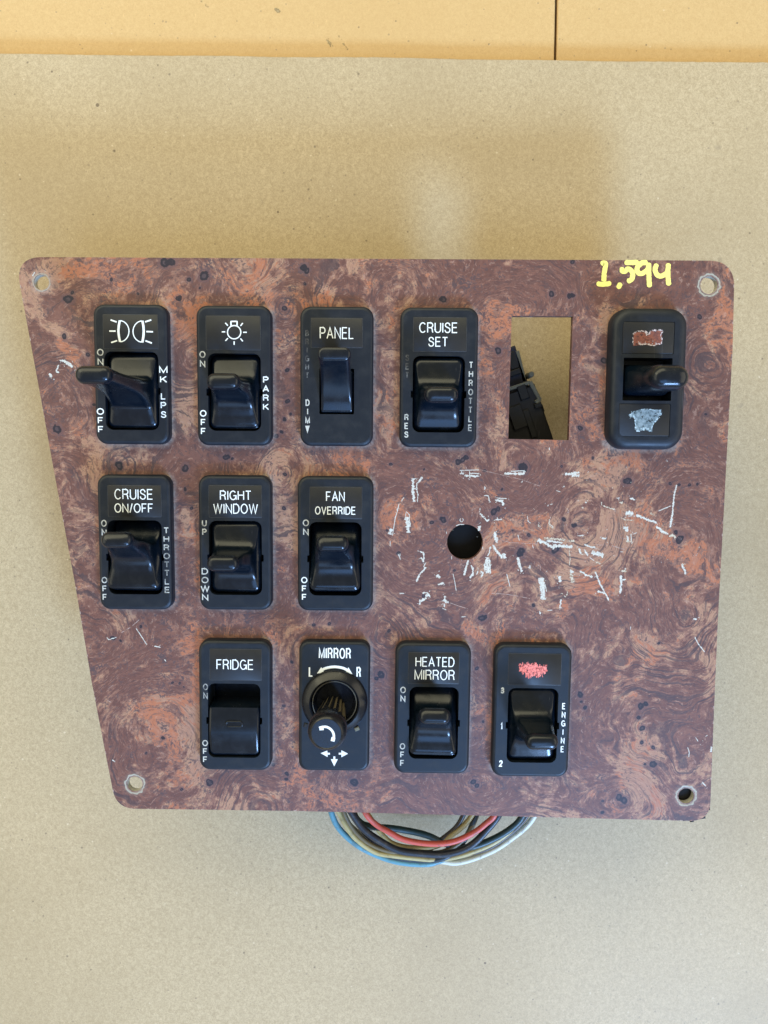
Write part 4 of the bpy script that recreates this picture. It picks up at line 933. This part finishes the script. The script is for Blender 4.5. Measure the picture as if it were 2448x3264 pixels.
 (A5, [(350, 678), (395, 690), (425, 722)], 16), (A5, [(385, 700), (420, 702)], 12), (A5, [(345, 705), (330, 745), (348, 752)], 10), (A5, [(290, 755), (305, 778)], 14), (A5, [(312, 790), (322, 790)], 7), (A5, [(410, 620), (416, 628)], 7), (A5, [(262, 152), (268, 158)], 8), (A5, [(205, 160), (190, 185)], 9), (A5, [(168, 210), (185, 240)], 6),
]
V = []; F = []; V2 = []; F2 = []; V3 = []; F3 = []
sc_ = {A1: .3617, A2: .422, A3: .451, A4: .482, A5: .5425}
for i, (mp, pl, wd) in enumerate(chips):
    wmm = wd*sc_[mp]*0.1
    tgt = (V3, F3) if wd <= 6 else ((V2, F2) if (i % 4 == 0 and mp is A2) else (V, F))
    pts = [pp(*mp(*p)) for p in pl]
    j = 0.75 if wmm > .4 else .45
    ribbon(pts, wmm*(1.05 if wmm > .5 else .8), 0.02+0.00006*i, *tgt, j, wmm < 0.9, .28)
    # loose satellite flakes
    if wd > 9:
        for _ in range(3):
            p = random.choice(pts); a = random.uniform(0, 6.28); d = wmm*random.uniform(.6, 1.3); c0 = Vector((p[0]+d*math.cos(a), p[1]+d*math.sin(a)))
            ribbon([c0, c0+Vector((random.uniform(-.5, .5), random.uniform(-.6, .6)))], random.uniform(.08, .25), 0.02+0.00006*i+.00003, *tgt, .3, True, .2)
# tiny flecks about the scratched field
for _ in range(150):
    cx, cy = pp(random.gauss(1900, 210), random.gauss(1700, 110))
    if inside(outline, np.array([cx]), np.array([cy]))[0]:
        ribbon([(cx, cy), (cx+random.uniform(-.35, .35), cy+random.uniform(-.45, .45))], random.uniform(.08, .22), 0.045, V, F, .3, True, .2)
# flakes along the worn edge
for i in range(0, len(outline), 1):
    x, y = outline[i]
    if random.random() < 0.10 and (y < -60 or x > 95 or x < -80):
        x2, y2 = outline[(i+1) % len(outline)]
        nx, ny = -(y2-y), (x2-x); dd = math.hypot(nx, ny) or 1; sgn = 1 if inside(outline, np.array([x+nx/dd*.5]), np.array([y+ny/dd*.5]))[0] else -1
        ribbon([(x+sgn*nx/dd*.12, y+sgn*ny/dd*.12), (x2+sgn*nx/dd*.12, y2+sgn*ny/dd*.12)], random.uniform(.12, .3), 0.02, V3, F3, .5, True, .25)
for nm, v_, f_, m_ in (("scratch_marks", V, F, M_CHIP), ("scratch_marks", V2, F2, M_CHIPT), ("scratch_marks", V3, F3, M_FINE)):
    put(nm, mesh_of(nm, v_, f_, m_), plate, kind="stuff")

# ------------------------------------------------------------------ under the panel
def W3(px, py, z): x, y = P(px, py, z); return Vector((x-PO.x, y-PO.y, z))
C8 = lambda x, y: (1000+x/2.183, 2540+y/2.183)
wires = [
 ("light blue wire loop", (0.11, 0.29, 0.36), 1.12, [(110, 20), (128, 120), (180, 225), (300, 335), (450, 412), (600, 452), (780, 466), (880, 445), (960, 400), (1080, 362), (1230, 318), (1360, 240), (1460, 120), (1490, 20)], 15, 13),
 ("cream wire loop", (0.46, 0.38, 0.17), 1.0, [(130, 10), (172, 110), (225, 205), (300, 295), (430, 385), (560, 410), (700, 428), (820, 436), (930, 424), (1060, 396), (1250, 320), (1400, 200), (1470, 60)], 16.5, 15),
 ("tan wire loop", (0.17, 0.13, 0.065), 0.85, [(190, 10), (215, 120), (280, 230), (380, 320), (520, 375), (660, 385), (790, 392), (920, 372), (1060, 280), (1130, 140), (1150, 20)], 17, 18),
 ("black wire loop", (0.016, 0.020, 0.028), 1.30, [(200, 0), (262, 110), (340, 215), (450, 300), (590, 370), (760, 396), (900, 398), (1030, 372), (1120, 318), (1205, 230), (1280, 130), (1320, 20)], 21, 22),
 ("dark green wire loop", (0.020, 0.050, 0.055), 1.2, [(230, 30), (310, 165), (400, 205), (540, 220), (690, 240), (800, 272), (880, 312), (980, 346), (1100, 350), (1240, 296), (1370, 225), (1450, 140), (1490, 20)], 17, 17),
 ("yellow tan wire loop", (0.42, 0.32, 0.12), 1.0, [(330, 10), (410, 170), (520, 305), (640, 348), (780, 352), (870, 332), (960, 262), (1050, 195), (1110, 110), (1140, 10)], 14, 19),
 ("red wire loop", (0.58, 0.10, 0.07), 1.05, [(330, 20), (362, 115), (430, 190), (520, 245), (620, 292), (740, 322), (880, 324), (1000, 302), (1120, 245), (1200, 185), (1255, 125), (1290, 20)], 24, 25),
 ("dark brown wire", (0.035, 0.024, 0.020), 0.9, [(1080, 20), (1040, 130), (985, 220), (880, 300), (800, 370), (740, 405), (600, 395), (450, 330), (330, 220), (280, 100), (262, 10)], 18, 12),
 ("dark teal wire", (0.020, 0.035, 0.045), 1.1, [(1160, 20), (1130, 130), (1080, 240), (1030, 330), (960, 390), (880, 430), (740, 440), (560, 420), (400, 350), (270, 230), (190, 80), (170, 10)], 18, 12),
 ("white wire loop", (0.62, 0.62, 0.52), 1.1, [(1590, 10), (1540, 115), (1480, 200), (1380, 285), (1280, 352), (1180, 402), (1080, 440), (980, 456), (900, 450), (780, 442), (640, 420), (480, 372), (330, 270), (230, 170), (170, 40)], 13, 12),
 ("brown wire loop", (0.07, 0.045, 0.030), 0.9, [(1520, 10), (1490, 120), (1430, 200), (1340, 278), (1230, 348), (1120, 385), (1000, 396), (900, 400), (700, 380), (540, 342), (400, 255), (300, 150), (270, 20)], 15, 14),
]
for i, (lab, colr, r, pl, z0, z1) in enumerate(wires):
    n = len(pl); pts = []
    for k, (x, y) in enumerate(pl):
        z = z0+(z1-z0)*k/(n-1)+random.uniform(-.5, .5); x += random.uniform(-4, 4); y += random.uniform(-3, 3)
        pts.append(W3(*C8(x, y), z))
    # both ends rise and go in under the plate
    for end, inward in ((0, 1), (-1, -1)):
        p = pts[end].copy(); a = p+Vector((random.uniform(-2, 2), 14, 4)); b = a+Vector((random.uniform(-6, 6), 18, 3))
        pts = ([b, a]+pts) if end == 0 else (pts+[a, b])
    V = []; F = []; tube(smooth_line(pts, 5), r, V, F, 10)
    put("wire", mesh_of("wire", V, F, mat_wire(lab.replace(" ", "_"), colr), 80), panel, (0, 0, 0), label=lab)

# connector block seen through the empty window
ang = R(20); ux = Vector((math.cos(ang), math.sin(ang), 0)); uy = Vector((-math.sin(ang), math.cos(ang), 0))
V = []; F = []
c0 = W3(1704, 1222, 24)-ux*13-uy*19; box(c0.x, c0.y, 13.5, 26, 38, 21, V, F, ang, .6)
put("connector_block", mesh_of("connector_block", V, F, M_HOUSE, 30), panel, label="black connector block lying under the window opening")
V = []; F = []
c0 = W3(1648, 1118, 20)-ux*5.5-uy*8; box(c0.x, c0.y, 11.5, 11, 20, 17, V, F, ang, .5)
put("connector_latch", mesh_of("connector_latch", V, F, mat_plastic("navy_plastic", (0.014, 0.016, 0.030), .5, .5), 30), panel)
V = []; F = []
for a, b_, wd, z in (((1648, 1118), (1672, 1216), 1.0, 20), ((1622, 1240), (1690, 1218), .8, 24.6), ((1690, 1216), (1722, 1275), .9, 24.6), ((1720, 1302), (1752, 1385), 1.0, 16), ((1708, 1284), (1722, 1272), 1.0, 24.7)):
    A_, B_ = W3(*a, z), W3(*b_, z); m = (A_+B_)/2; dd = B_-A_
    box(m.x, m.y, z-.6, dd.length, wd*1.5, 1.2, V, F, math.atan2(dd.y, dd.x), .2)
put("connector_ridge", mesh_of("connector_ridge", V, F, M_GREYP, 30), panel)
M_CLIP = mat_plastic("scuffed_clip_plastic", base=(0.012, 0.012, 0.012), rough=0.5, dust=0.5)
for (px, py, z, sx, sy, sz) in ((1716, 1292, 25.2, 2.6, 1.6, 3.0), (1726, 1302, 22, 1.6, 2.6, 6.0), (1668, 1250, 24.8, 3.2, 5.0, 1.6), (1650, 1330, 25.0, 5.0, 8.0, 2.2), (1690, 1350, 24.9, 2.2, 10.0, 1.6), (1634, 1150, 20.5, 3.0, 6.0, 2.0), (1640, 1188, 21.5, 4.5, 2.0, 3.0), (1728, 1400, 15, 1.2, 8.0, 4.0)):
    V = []; F = []; p = W3(px, py, z); box(p.x, p.y, z-sz/2, sx, sy, sz, V, F, ang, .25)
    put("connector_clip", mesh_of("connector_clip", V, F, M_CLIP, 30), panel)
V = []; F = []; p = W3(1692, 1194, 23); V, F = lathe([(1.0, 17), (1.0, 24), (.8, 24.4), (.3, 24.5)], 16)
put("connector_peg", mesh_of("connector_peg", V, F, M_GREYP, 30), panel, (p.x, p.y, 0))
# bracket behind the round hole and behind the lower right screw hole
V = []; F = []; p = W3(1482, 1728, 30); box(p.x, p.y, 24, 26, 30, 22, V, F, .1, .8)
put("bracket", mesh_of("bracket", V, F, M_HOUSE, 30), panel)
V = []; F = []
p = W3(2185, 2528, 38)
box(p.x, p.y+1.0, 31, 13.0, 12.5, 22, V, F, .12, .8)
q1 = W3(2228, 2600, 41); box(q1.x-2.0, q1.y+.3, 41, 7.5, 2.6, 2.6, V, F, .12, .4)
q1 = W3(2203, 2612, 41); box(q1.x, q1.y+.2, 41, 1.1, 1.6, 2.0, V, F, .12, .3)
q1 = W3(2128, 2607, 41); box(q1.x, q1.y+.6, 41, 2.6, 2.2, 2.0, V, F, 0, .3)
put("bracket", mesh_of("bracket", V, F, M_HOUSE, 30), panel)

print("objects", len(bpy.data.objects), "tris plate", len(plate.data.polygons))
